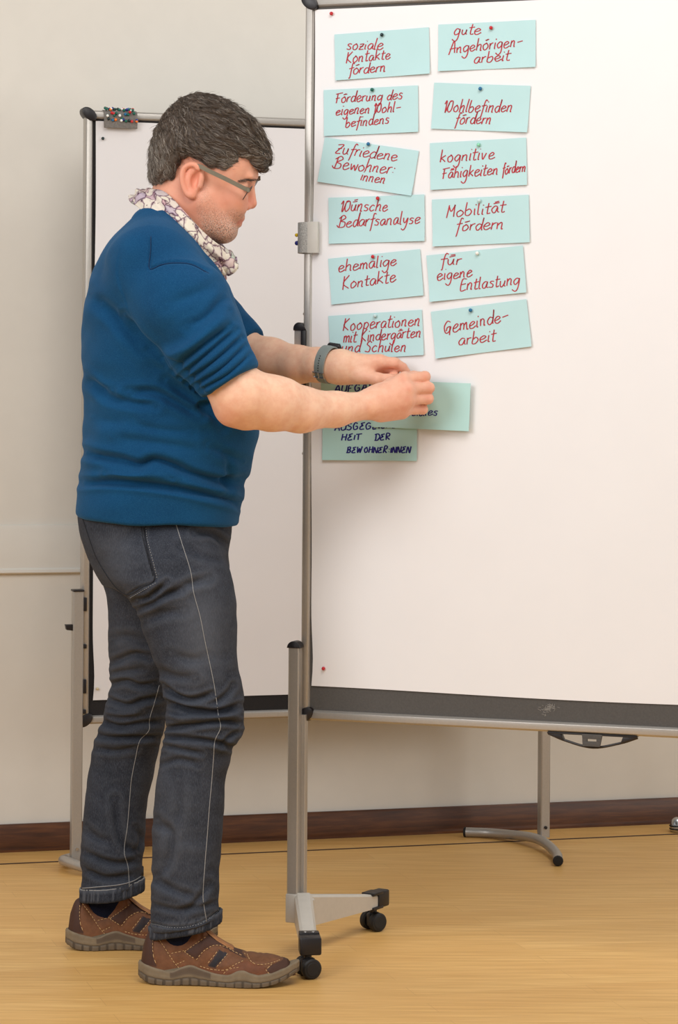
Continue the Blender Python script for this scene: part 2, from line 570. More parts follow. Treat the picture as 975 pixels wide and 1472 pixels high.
# ---- main board
main = thing('pinboard', MAIN.pt(.6, 0, 0), 'front white-papered pinboard on castors, covered in pale blue cards', 'pinboard', None)
board_frame(MAIN, main, 0.0, 1.205, .488, 1.995, M['paper'], (.0195, 1.186, .558, 1.969))
for aL, sg in ((-.004, 1), (1.209, -1)):
    lg = post(MAIN, main, aL, .036, .118, .640, .0235, .026, M['alu'])
    # dome cap on the tube
    m = MB()
    poly = [(-.0145, 0)] + [(-.0145 * math.cos(t), .0145 * math.sin(t)) for t in np.linspace(.1, math.pi - .1, 12)] + [(.0145, 0)]
    m.prism(MAIN.mat(aL, .036, .640), poly, .028, .0015).build('end_cap', M['black'], lg)
    post(MAIN, main, aL + sg * .015, .020, .118, .50, .011, .020, M['alu'], 'inner_profile', lg)
    # hub, two arms, castors
    hub = MAIN.pt(aL + sg * .016, .034, .110)
    m = MB()
    m.cyl(hub + Vector((sg * .012, 0, -.022)), hub + Vector((sg * .012, 0, .010)), .016, 18, .003)
    m.cyl(hub + Vector((sg * .012, 0, .010)), hub + Vector((sg * .012, 0, .015)), .009, 14, .001)
    m.box(MAIN.mat(aL, .036, .100), (.027, .030, .06), .003)
    m.build('hub', M['alu_white'], lg)
    for fr in (1, 0):
        if fr:
            end = Vector((-.052, 5.172, .062)) if sg > 0 else MAIN.pt(aL - .02, .23, .062)
        else:
            end = Vector((.086, 5.60, .066)) if sg > 0 else MAIN.pt(aL - .13, -.22, .066)
        st = hub + Vector((sg * .004, -.006 if fr else .008, .002))
        d = (end - st); dh = Vector((d.x, d.y, 0)); L = dh.length; dh.normalize()
        side = Vector((-dh.y, dh.x, 0))
        v = []
        hw0, hw1 = (.0185, .0165) if fr else (.015, .011)
        h0u, h0d, h1u, h1d = (.020, .040, .016, .012) if fr else (.014, .052, .014, .014)
        N = 6
        for i in range(N + 1):
            t_ = i / N
            c = st.lerp(end, t_)
            hw = hw0 + (hw1 - hw0) * t_
            hu, hd = h0u + (h1u - h0u) * t_, h0d + (h1d - h0d) * t_
            for sx, sz in ((-1, -1), (1, -1), (1, .7), (.7, 1), (-.7, 1), (-1, .7)):
                v.append(c + side * hw * sx + Vector((0, 0, hu * sz if sz > 0 else hd * sz)))
        f = []
        for i in range(N):
            for k in range(6):
                l = (k + 1) % 6
                f.append((i * 6 + k, i * 6 + l, i * 6 + 6 + l, i * 6 + 6 + k))
        f += [tuple(reversed(range(6))), tuple(N * 6 + k for k in range(6))]
        arm = MB().add(v, f).build('foot_arm', M['alu_white'], main, 30)
        ang = math.atan2(dh.y, dh.x)
        Mc = Matrix.Translation(end + dh * .016 + Vector((0, 0, .003))) @ Matrix.Rotation(ang, 4, 'Z')
        cap = MB().box(Mc, (.044, .044 if fr else .030, .036), .004)
        if not fr:
            cap.box(Mc @ Matrix.Translation((-.026, 0, .0155)), (.04, .032, .006), .001)
            cap.box(Mc @ Matrix.Translation((-.026, 0, -.0155)), (.04, .032, .006), .001)
        else:
            cap.box(Mc @ Matrix.Translation((-.024, 0, .006)), (.024, .041, .030), .002)
        cap.build('castor_housing', M['black'], arm)
        if fr:
            sc_ = MB()
            for sy in (-.008, .008):
                c = Mc @ Vector((-.02, sy, .0205))
                sc_.ball(c, .0034, 1, 1, .6, seg=10)
            sc_.build('rivet', M['steel'], arm)
        # twin wheel castor
        wc = end + dh * .016 + Vector((-.004 if fr else -.012, -.004, 0)); wc.z = .0205
        wd = Vector((.55, -.83, 0)).normalized() if not fr else Vector((.42, -.90, 0)).normalized()
        MB().cyl(Vector((wc.x, wc.y, .030)), Vector((wc.x, wc.y, .056)), .008, 14).box(Matrix.Translation(wc + Vector((0, 0, .004))) @ Matrix.Rotation(math.atan2(wd.y, wd.x), 4, 'Z'), (.016, .030, .030), .005).build('castor_fork', M['black'], arm)
        for sw in (-1, 1):
            c = wc + wd * sw * .0165
            MB().cyl(c - wd * .0085, c + wd * .0085, .0205, 28, .003).cyl(c + wd * sw * .0080, c + wd * sw * .0095, .0135, 24, .0006).build('castor_wheel', M['rubber'], arm)
# short capped clamp tube high on the left side rail, two bolts
ct = post(MAIN, main, -.0105, .006, 1.115, 1.300, .0165, .024, M['alu'], 'clamp_tube')
poly = [(-.0125, -.004)] + [(-.0125 * math.cos(t), .013 * math.sin(t)) for t in np.linspace(.0, math.pi - .5, 10)] + [(.016, -.004)]
MB().prism(MAIN.mat(-.0075, .006, 1.304), poly, .028, .001).build('end_cap', M['black'], ct)
MB().box(MAIN.mat(.0035, .0205, 1.205), (.011, .006, .19), .001).build('clamp_plate', M['black'], ct)
for zz in (1.335, 1.043):
    MB().ball(MAIN.pt(-.0015, .0, zz), .004, seg=10).build('bolt', M['alu'], main)
# black hanging bow handle under the bottom rail
ac, _ = MAIN.hit(853, 1058)
hw = .092
zr = .488
m = MB()
pts = spline([(-hw, -.004), (-hw * .6, -.017), (0, -.028), (hw * .6, -.017), (hw, -.004)], 6)
m.tube([MAIN.pt(ac + p[0], .004, zr + p[1]) for p in pts], .0026, 8)
m.box(MAIN.mat(ac, .004, zr - .0015), (2 * hw, .020, .003), .0005)
hd = m.build('handle', M['black'], main)
for sx in (-1, 1):
    b_ = MB().prism(MAIN.mat(ac, .004, zr), [(sx * hw, -.001), (sx * hw * .70, -.001), (sx * hw * .64, -.0155), (sx * hw * .97, -.006)], .018, .0006)
    b_.build('handle_block', M['black'], hd)
m = MB()
for poly in ([(-.020, 0), (.022, 0), (.020, -.010), (-.019, -.010)], [(-.019, -.0095), (-.009, -.0095), (-.009, -.0155), (-.019, -.0155)],
             [(.010, -.0095), (.020, -.0095), (.019, -.0155), (.010, -.0155)], [(-.019, -.015), (.019, -.015), (.017, -.025), (-.018, -.025)]):
    m.prism(MAIN.mat(ac, .012, zr), poly, .006, .0005)
m.build('latch_bracket', M['felt'], hd)
# pale scuff on the lower felt band
sc0 = MAIN.hit(788, 1018, .0085)
m = MB()
for k in range(58):
    a = sc0[0] + random.gauss(0, .008); z = sc0[1] + random.gauss(0, .0045) + .35 * (a - sc0[0])
    th = random.choice([.15, .3, -.4, 1.2]) + random.gauss(0, .2)
    l = random.uniform(.001, .005); w = .00032
    ax, az = math.cos(th) * l, math.sin(th) * l
    p0, p1 = MAIN.pt(a - ax, .0088, z - az), MAIN.pt(a + ax, .0088, z + az)
    up = MAIN.a * (-math.sin(th) * w) + Vector((0, 0, math.cos(th) * w))
    m.add([p0 - up, p1 - up, p1 + up, p0 + up], [(0, 1, 2, 3)])
m.build('scuff_mark', plain('pale_scuff', (150, 147, 142), .9), main)


# ------------------------------------------------------------------ pins
def pin(B, px, py, color, label, n=.014, group=None, r=.0040, tilt=(0, 0)):
    a, z = B.hit(px, py, n)
    return pin_at(B.pt(a, n, z), B.n + B.a * tilt[0] + Vector((0, 0, tilt[1])), color, label, group, r)


def pin_at(c, d, color, label, group=None, r=.0040):
    d = Vector(d).normalized()
    m = MB().ball(c, r, seg=10)
    nh = len(m.f)
    m.tube([c - d * (r + .009), c - d * (r * .8)], [.0003, .0007], 6)
    fm = [0] * nh + [1] * (len(m.f) - nh)
    o = mk('push_pin', m.v, m.f, [M['pin_' + color], M['steel']], smooth=True, face_mats=fm, origin=c)
    return tag(o, label, 'pin', group)


# ------------------------------------------------------------------ handwriting
GLYPH = {
 'a': '.78,.9 .4,1 .08,.55 .2,.05 .5,.1 .76,.8 .74,.2 .95,.05', 'b': '.15,2 .12,1 .12,.1 .5,0 .8,.5 .55,.95 .15,.7', 'c': '.75,.85 .4,1 .08,.5 .35,0 .8,.2',
 'd': '.78,.85 .4,1 .08,.5 .3,0 .65,.2 .8,1 .86,2 .8,.8 .82,.1 .95,.05', 'e': '.1,.45 .5,.55 .75,.8 .45,1 .1,.6 .2,.08 .5,0 .95,.3',
 'f': '.78,1.75 .52,1.9 .38,1.2 .28,-.6 .18,-.75|.0,.95 .75,1.1', 'g': '.75,.9 .4,1 .08,.55 .3,.05 .7,.4 .78,.95 .74,-.5 .4,-1 -.05,-.65',
 'h': '.14,2 .1,0|.1,.6 .45,1 .68,.8 .68,.05 .85,.03', 'i': '.15,1 .13,.1 .3,.03|.2,1.5 .25,1.62', 'k': '.14,2 .1,0|.75,1.1 .15,.5 .4,.45 .8,0',
 'l': '.15,2 .12,.15 .35,.03', 'm': '.1,1 .08,0|.08,.6 .35,1 .5,.7 .5,0|.5,.6 .8,1 .95,.7 .95,.05 1.1,.05', 'n': '.1,1 .08,0|.08,.6 .4,1 .62,.8 .62,.05 .8,.03',
 'o': '.5,1 .1,.65 .2,.05 .55,.02 .8,.5 .5,1 .42,.92', 'p': '.12,1 .08,-1|.1,.7 .45,1 .75,.6 .5,.05 .12,.2', 'r': '.1,1 .08,0|.09,.6 .3,.95 .6,1',
 's': '.7,.9 .35,1 .15,.75 .6,.4 .5,.02 .05,.1', 't': '.32,1.75 .25,.2 .45,.0 .65,.1|.0,1.1 .7,1.2', 'u': '.1,1 .1,.25 .35,0 .62,.4 .68,1 .66,.2 .85,.05',
 'v': '.08,1 .35,0 .68,1', 'w': '.08,1 .3,0 .5,.8 .75,0 1,1', 'y': '.08,1 .15,.4 .45,.3 .72,1 .6,-.4 .3,-1 -.02,-.75', 'z': '.08,.95 .65,1 .1,.05 .75,.05|.1,.5 .62,.55',
 'K': '.18,1.9 .1,-.1|.85,1.9 .16,.85 .9,0', 'A': '-.05,-.2 .5,1.8 .8,0|.0,.6 .9,.75', 'F': '.0,1.55 1.1,1.75|.3,1.65 .3,-.05|.05,.8 .75,.9',
 'W': '-.05,1.2 .18,1.7 .2,.1 .35,.1 .6,1.3|.95,1.7 .6,1.4 .55,.5 .85,0 1.2,.5 1.15,1.5 .9,1.75 .6,1.6', 'B': '.2,1.8 .12,0|-.1,1.4 .5,1.9 .85,1.5 .2,1.0 .85,.75 .8,.1 .0,.0 -.3,.4',
 'Z': '.1,1.4 .85,1.5 .1,.05 .8,.05|.2,.8 .75,.9', 'M': '.1,-.1 .2,1.8|.2,1.5 .5,.9 .9,1.8|.9,1.8 .9,.0', 'E': '.9,1.65 .2,1.6 .15,.05 .9,.1|.15,.85 .75,.95',
 'G': '.95,1.55 .5,1.8 .1,1 .3,.1 .75,.2 .95,.85 .5,.8 .35,.35|.85,.85 .8,-.35', 'S': '.8,1.5 .4,1.8 .15,1.3 .7,.8 .6,.1 .0,.2',
 'ä': '.78,.9 .4,1 .08,.55 .2,.05 .5,.1 .76,.8 .74,.2 .95,.05|.2,1.35 .9,1.5|.3,1.6 .8,1.7', 'ö': '.5,1 .1,.65 .2,.05 .55,.02 .8,.5 .5,1 .42,.92|.25,1.4 .85,1.55|.4,1.4 .7,1.6',
 'ü': '.1,1 .1,.25 .35,0 .62,.4 .68,1 .66,.2 .85,.05|.15,1.4 .8,1.5|.25,1.65 .8,1.75', '-': '.1,.7 .9,.85', ':': '.2,.15 .22,.28|.24,.85 .26,1.0', ' ': '',
}
CAPS = {
 'A': '.0,0 .45,1.8 .85,0|.1,.65 .75,.75', 'U': '.1,1.8 .1,.4 .4,0 .75,.4 .8,1.8 .8,.1', 'F': '.1,0 .15,1.75 .8,1.8|.12,.95 .65,1', 'S': '.75,1.6 .35,1.8 .15,1.3 .7,.7 .5,.05 .0,.2',
 'G': '.8,1.5 .4,1.8 .08,1 .3,.05 .8,.3 .8,.85 .45,.85', 'E': '.75,1.75 .2,1.5 .5,1 .1,.6 .2,.05 .8,.15|.2,1 .6,1', 'L': '.12,1.8 .1,.05 .7,.05', 'I': '.15,1.5 .13,0',
 'C': '.75,1.5 .4,1.75 .08,.9 .35,.02 .8,.25', 'H': '.1,1.8 .1,0|.75,1.8 .75,0|.1,.9 .75,1', 'N': '.08,0 .15,1.7 .7,.05 .8,1.8', 'T': '.0,1.65 .95,1.8|.45,1.7 .4,0',
 'D': '.2,1.7 .15,.05|-.05,1.6 .5,1.75 .9,1 .5,.1 .0,.05', 'R': '.15,0 .18,1.7 .7,1.6 .6,1 .15,.9 .85,.0', 'B': '.2,1.7 .15,.05|.0,1.6 .6,1.75 .6,1.1 .2,.95 .8,.7 .6,.1 .0,.05',
 'W': '.05,1.7 .25,.05 .5,1.2 .75,.05 1,1.8', 'O': '.5,1.7 .1,1 .35,.1 .75,.6 .5,1.7', ':': '.2,.3 .22,.42|.24,1.1 .26,1.22', ' ': '',
 'a': '.78,.9 .4,1 .08,.55 .2,.05 .5,.1 .76,.8 .74,.2', 'e': GLYPH['e'], 's': GLYPH['s'], 'l': GLYPH['l'], 't': GLYPH['t'],
}
ADV = {'i': .45, 'l': .48, 't': .72, 'r': .68, 'f': .72, 'm': 1.22, 'w': 1.15, 's': .85, 'z': .85, ' ': .65, ':': .5, '-': 1.0, 'W': 1.45, 'M': 1.15, 'K': 1.1, 'G': 1.2, 'I': .35, 'B': 1.1, 'A': 1.05, 'F': 1.05}


def write_text(mb, text, p0, p1, xh, place, caps=False, slant=.22, width=.0011, jit=.05):
    """Pen strokes as narrow ribbons; place(a, z) gives the point on the card."""
    tbl = CAPS if caps else GLYPH
    p0, p1 = np.array(p0), np.array(p1)
    dr = p1 - p0
    L = np.linalg.norm(dr)
    dr = dr / L
    up = np.array([-dr[1], dr[0]])
    adv = [ADV.get(c, .98) for c in text]
    sx = L / sum(adv)
    x = 0.0
    for c, ad in zip(text, adv):
        dy = random.gauss(0, jit) * .6
        sc_ = 1 + random.gauss(0, jit)
        for st in [q for q in tbl.get(c, '').split('|') if q]:
            pts = [tuple(float(k) for k in q.split(',')) for q in st.split()]
            pts = [(px_ + random.gauss(0, jit * .5), py_ * sc_ + dy + random.gauss(0, jit * .5)) for px_, py_ in pts]
            sp = spline(pts, 6)
            q = np.array([p0 + dr * ((x + a) * sx + slant * b * xh) + up * (b * xh) for a, b in sp])
            d = np.gradient(q, axis=0)
            d = d / (np.linalg.norm(d, axis=1)[:, None] + 1e-9)
            nrm = np.stack([-d[:, 1], d[:, 0]], 1)
            w = width * (.8 + .35 * np.abs(nrm[:, 0]))[:, None]
            e0, e1 = q + nrm * w, q - nrm * w
            vv = [place(*k) for k in e0] + [place(*k) for k in e1]
            n = len(q)
            mb.add(vv, [(i, i + n, i + n + 1, i + 1) for i in range(n - 1)])
        x += ad


def card(B, quad, label, lines, ink='ink_red', mat='card', n0=.0135, curl=.004, caps=False, size=(.201, .0965), pos_only=None, name='card', tiltn=(0, 0)):
    """A moderation card: flat rectangle fitted to four corner sightings, with curled edges."""
    c = [np.array(B.hit(*q, n0)) for q in quad]            # TL TR BR BL
    ctr = sum(c) / 4
    ex = (c[1] - c[0]) + (c[2] - c[3])
    th = math.atan2(ex[1], ex[0])
    W_ = (np.linalg.norm(c[1] - c[0]) + np.linalg.norm(c[2] - c[3])) / 2
    H_ = (np.linalg.norm(c[3] - c[0]) + np.linalg.norm(c[2] - c[1])) / 2
    ux, uy = np.array([math.cos(th), math.sin(th)]), np.array([-math.sin(th), math.cos(th)])
    sh = ((c[0] + c[1]) - (c[3] + c[2])) / 2
    sh = sh / np.linalg.norm(sh)
    k1, k2, k3 = random.uniform(.3, 1), random.uniform(.3, 1), random.uniform(-.3, .6)

    def off(u, v):          # u, v in -1..1
        return n0 + tiltn[0] * u + tiltn[1] * v + curl * (max(0, -v) ** 2 * (k1 * max(0, u) + k2 * max(0, -u)) + k3 * .5 * max(0, v) ** 2 * u * u + .25 * u * u)

    nx, nz = 16, 8
    v, f = [], []
    for j in range(nz + 1):
        for i in range(nx + 1):
            u, w = 2 * i / nx - 1, 2 * j / nz - 1
            q = ctr + ux * u * W_ / 2 + uy * w * H_ / 2
            v.append(B.pt(q[0], off(u, w), q[1]))
    for j in range(nz):
        for i in range(nx):
            k = j * (nx + 1) + i
            f.append((k, k + 1, k + nx + 2, k + nx + 1))
    nb = len(v)
    v += [p - B.n * .0005 for p in v]
    f += [tuple(reversed([q + nb for q in g])) for g in f]
    per = [i for i in range(nx + 1)] + [j * (nx + 1) + nx for j in range(1, nz + 1)] + [nz * (nx + 1) + i for i in range(nx - 1, -1, -1)] + [j * (nx + 1) for j in range(nz - 1, 0, -1)]
    for i in range(len(per)):
        a_, b_ = per[i], per[(i + 1) % len(per)]
        f.append((b_, a_, a_ + nb, b_ + nb))
    o = mk(name, v, f, M[mat], smooth=True, angle=40)
    tag(o, label, 'card', 'moderation cards pinned to the front board')

    def place(a, z):
        r = np.array([a, z]) - ctr
        u, w = r @ ux / (W_ / 2), r @ uy / (H_ / 2)
        return B.pt(a, off(max(-1, min(1, u)), max(-1, min(1, w))) + .0006, z)

    if lines:
        mb = MB()
        for text, x0, y0, x1, y1, xh in lines:
            write_text(mb, text, B.hit(x0, y0, n0), B.hit(x1, y1, n0), xh / 692.0, place, caps, width=.00135 if caps else .0011)
        h = mk('handwriting', mb.v, mb.f, M[ink], o)
    return o


G1 = 'moderation cards pinned to the front board'
CARDS = [
 ([(480, 49.5), (618, 39.4), (617.6, 105.8), (483.8, 116)], 'soziale Kontakte fördern', 'top card of the left column',
  [('soziale', 498, 71, 551, 71, 8), ('Kontakte', 497, 91, 562, 84.5, 8), ('fördern', 501, 107, 555, 103, 8)], (549, 50, 'dark')),
 ([(630.5, 35), (771, 29), (770, 96), (630.5, 103)], 'gute Angehörigenarbeit', 'top card of the right column',
  [('gute', 651.7, 50.5, 692, 49, 8), ('Angehörigen-', 646, 77, 752, 66, 8.5), ('arbeit', 681, 91, 734, 86.5, 8)], (706, 40, 'red')),
 ([(465, 129.4), (600.6, 123), (602.5, 189.4), (466.8, 196)], 'Förderung des eigenen Wohlbefindens', 'second card down in the left column',
  [('Förderung des', 481.5, 147.8, 579, 142.5, 7.5), ('eigenen Wohl-', 482.5, 165.4, 576, 160, 7.5), ('befindens', 496.3, 183, 560, 177.4, 7.5)], (535, 129, 'green')),
 ([(624, 118.4), (764, 124), (758, 190), (621, 185.6)], 'Wohlbefinden fördern', 'second card down in the right column',
  [('Wohlbefinden', 638, 161, 737, 161, 9), ('fördern', 654, 178, 707, 178, 8.5)], (690.5, 127.5, 'blue')),
 ([(466.8, 197.7), (603, 216.7), (591.7, 282), (457.5, 261)], 'Zufriedene Bewohner:innen', 'tilted down to the right, third on the left',
  [('Zufriedene', 481.5, 220, 571, 232, 8.5), ('Bewohner:', 480, 242, 568, 250, 9), ('innen', 517.5, 258.6, 554, 264, 8)], (529.5, 207, 'blue')),
 ([(617, 206), (757, 197.8), (758, 266), (621, 273)], 'kognitive Fähigkeiten fördern', 'third card down in the right column',
  [('kognitive', 632, 233.4, 712, 228, 9), ('Fähigkeiten', 635, 256.5, 717, 250.5, 8.5), ('fördern', 722, 250.5, 756.5, 246.5, 7.5)], (688, 208, 'mint')),
 ([(472, 284), (610, 280), (611.7, 346), (474, 351)], 'Wünsche Bedarfsanalyse', 'fourth card down in the left column',
  [('Wünsche', 490, 304, 558, 303, 9), ('Bedarfsanalyse', 487, 327, 605, 321, 9)], (543, 285, 'red')),
 ([(621, 287.5), (760, 279.5), (762.5, 348.8), (623, 354)], 'Mobilität fördern', 'fourth card down in the right column',
  [('Mobilität', 641.5, 312.8, 727, 304.5, 9), ('fördern', 655, 332, 725, 329, 9)], (689, 288.5, 'clear')),
 ([(471.4, 372), (606.7, 358), (607, 424.7), (477.8, 438)], 'ehemalige Kontakte', 'fifth card down in the left column',
  [('ehemalige', 486, 391, 571, 381, 9), ('Kontakte', 492, 415.8, 570, 405, 9)], (536, 369, 'red')),
 ([(613, 367.5), (753, 352.8), (756.6, 420.5), (619, 434)], 'für eigene Entlastung', 'fifth card down in the right column',
  [('für', 633, 382, 664, 380, 8.5), ('eigene', 628, 403.5, 680, 397, 8.5), ('Entlastung', 661, 418.3, 748, 408.5, 9)], (686, 364, 'white')),
 ([(472, 455), (607.6, 444.6), (609, 511), (476, 518)], 'Kooperationen mit Kindergärten und Schulen', 'just above the wrist watch',
  [('Kooperationen', 492.6, 475, 605, 467.7, 9), ('mit Kindergärten', 493.5, 492.6, 606, 484.5, 8.5), ('und Schulen', 490.8, 506.5, 585, 505, 8.5)], (539, 454, 'clear')),
 ([(620, 448.8), (757, 429.4), (765, 498.6), (627, 515)], 'Gemeindearbeit', 'lowest card of the right column, steeply tilted',
  [('Gemeinde-', 638, 480, 732, 460.8, 9.5), ('arbeit', 659, 496.8, 714, 489.4, 9)], (676.5, 446, 'blue')),
]
PIN_NAMES = dict(dark='black', red='red', green='green', blue='blue', mint='mint green', clear='clear', white='white', beige='beige', yellow='yellow', navy='dark blue', orange='orange')
for quad, txt, where, lines, (px_, py_, pc) in CARDS:
    card(MAIN, quad, f'card reading {txt}, {where}', lines)
    pin(MAIN, px_, py_, pc, f'{PIN_NAMES[pc]} pin holding the card that reads {txt}', n=.0180, group='pins in the cards on the front board')
card(MAIN, [(461, 548), (597, 547), (599, 613), (463, 614)], 'blue-green card with dark blue capitals, lowest but one on the left, behind the near hand',
     [('AUFGABE', 481, 564, 548, 561, 5.5)], 'ink_blue', 'card_green', n0=.0135, curl=.002, caps=True)
card(MAIN, [(463.5, 596), (599, 597), (600, 662.5), (464, 661.5)], 'blue-green card reading HEIT DER BEWOHNER:INNEN in dark blue, lowest on the board',
     [('AUSGEGLICHEN', 481.3, 619, 580, 614.5, 5.5), ('HEIT', 490.7, 633.3, 520, 632, 5), ('DER', 538.7, 633.3, 561.5, 632, 5), ('BEWOHNER:INNEN', 498, 651, 591, 651, 5)],
     'ink_blue', 'card_green', n0=.0165, curl=.002, caps=True)
held = card(MAIN, [(537, 546), (677, 551), (675, 620), (535, 613.5)], 'blue-green card held flat against the board by the man\'s near hand',
            [('Soziales', 575, 598, 630, 597, 6)], 'ink_blue', 'card_green', n0=.0240, curl=.0015, tiltn=(.002, 0))
held['group'] = ''
del held['group']
pin(MAIN, 476.5, 19.5, 'red', 'red pin in the top left corner of the large white paper', n=.0155)
pin(MAIN, 465, 961, 'red', 'red pin in the bottom left corner of the large white paper', n=.0155)
pin(REAR, 148, 199, 'dark', 'dark green pin in the top left corner of the rear board\'s paper', n=.0155)
pin(REAR, 140, 990, 'beige', 'beige pin near the bottom left corner of the rear board\'s paper', n=.0155)


# ------------------------------------------------------------------ pin cushions
def cushion_rear():
    a0, _ = REAR.hit(147, 170); a1, _ = REAR.hit(194.5, 170)
    _, zb = REAR.hit(150, 185); _, zt = REAR.hit(150, 158)
    t = thing('pin_cushion', REAR.pt((a0 + a1) / 2, 0, zb), 'grey foam pin cushion full of coloured pins on the rear board\'s top rail', 'pin cushion')
    poly = [(-.026, 0), (-.026, zt - zb - .012), (-.018, zt - zb - .003), (0, zt - zb), (.018, zt - zb - .003), (.026, zt - zb - .012), (.026, 0),
            (.020, 0), (.020, zt - zb - .014), (.012, zt - zb - .009), (-.012, zt - zb - .009), (-.020, zt - zb - .014), (-.020, 0)]
    Mx = REAR.mat((a0 + a1) / 2, 0, zb) @ Matrix.Rotation(math.pi / 2, 4, 'Z')
    MB().prism(Mx, poly, a1 - a0, .001).build('foam_pad', plain('dark_grey_foam', (118, 113, 108), .95, var=.2, nscale=250, bumps=.6), t)
    w = (a1 - a0)
    cols = ['green', 'red', 'green', 'white', 'dark', 'green', 'orange', 'navy', 'blue', 'red', 'white', 'green']
    for k in range(58):
        u = a0 + w * (.03 + .94 * ((k * .618 + random.uniform(-.05, .05)) % 1))
        c_ = cols[k % len(cols)]
        if k % 58 in (11, 30): c_ = 'yellow'
        if k < 36:      # on the crest
            th = random.uniform(-.7, 1.1)
            d = REAR.n * math.sin(th) + Vector((0, 0, math.cos(th))) + REAR.a * random.gauss(0, .12)
            c = REAR.pt(u, .022 * math.sin(th), zt - .004 + .002 * math.cos(th)) + d.normalized() * random.uniform(.003, .0065)
        else:           # on the face
            z = zb + (zt - zb) * random.uniform(.30, .85)
            d = REAR.n + Vector((0, 0, random.uniform(0, .6))) + REAR.a * random.gauss(0, .2)
            c = REAR.pt(u, .026, z) + d.normalized() * random.uniform(.002, .004)
        pin_at(c, d, c_, f'{PIN_NAMES[c_]} ball-headed pin stuck in the grey cushion on the rear board', f'{PIN_NAMES[c_]} pins in the cushion', r=.0037)


def cushion_main():
    _, zb = MAIN.hit(440, 364.5); _, zt = MAIN.hit(440, 320.5)
    t = thing('pin_cushion', MAIN.pt(.005, 0, zb), 'speckled grey foam pin cushion clipped round the front board\'s left rail', 'pin cushion')
    def sleeve(out, inn):
        return out + inn[::-1]
    r0, r1 = .0215, .018
    def arc(r, cx_, n0, n1, k=10):
        return [(cx_ - r * math.cos(t), -r * 1.25 * math.sin(t)) for t in np.linspace(n0, n1, k)]
    h = zt - zb
    Mx = MAIN.mat(.0, .0, (zb + zt) / 2) @ Matrix.Rotation(math.pi / 2, 4, 'X')
    # foam: C-shaped around the rail, open to the board side
    out = [(.018, -.028)] + [(.006 - .022 * math.sin(t), -.028 * math.cos(t)) for t in np.linspace(0, math.pi, 16)] + [(.018, .028)]
    inn = [(.018, -.0185)] + [(.006 - .0135 * math.sin(t), -.0185 * math.cos(t)) for t in np.linspace(0, math.pi, 16)] + [(.018, .0185)]
    out = [(x, z) for x, z in out]
    MB().prism(Mx, out + inn[::-1], h, .0006).build('foam_pad', M['foam'], t)
    MB().prism(Mx, [(.013, .0285), (.036, .0285), (.036, .0265), (.0355, .0155), (.0340, .0155), (.0340, .0262), (.013, .0265)], h + .001, .0003).build('clip_plate', M['clip'], t)
    for px_, py_, c_, r in ((426.5, 338, 'yellow', .0040), (427, 349.5, 'navy', .0050)):
        D = 5.385
        pin_at(P(px_, py_, D), Vector((-1, -.1, .0)), c_, f'{PIN_NAMES[c_]} ball-headed pin sticking out of the left side of the front board\'s cushion', r=r)


cushion_rear()
cushion_main()
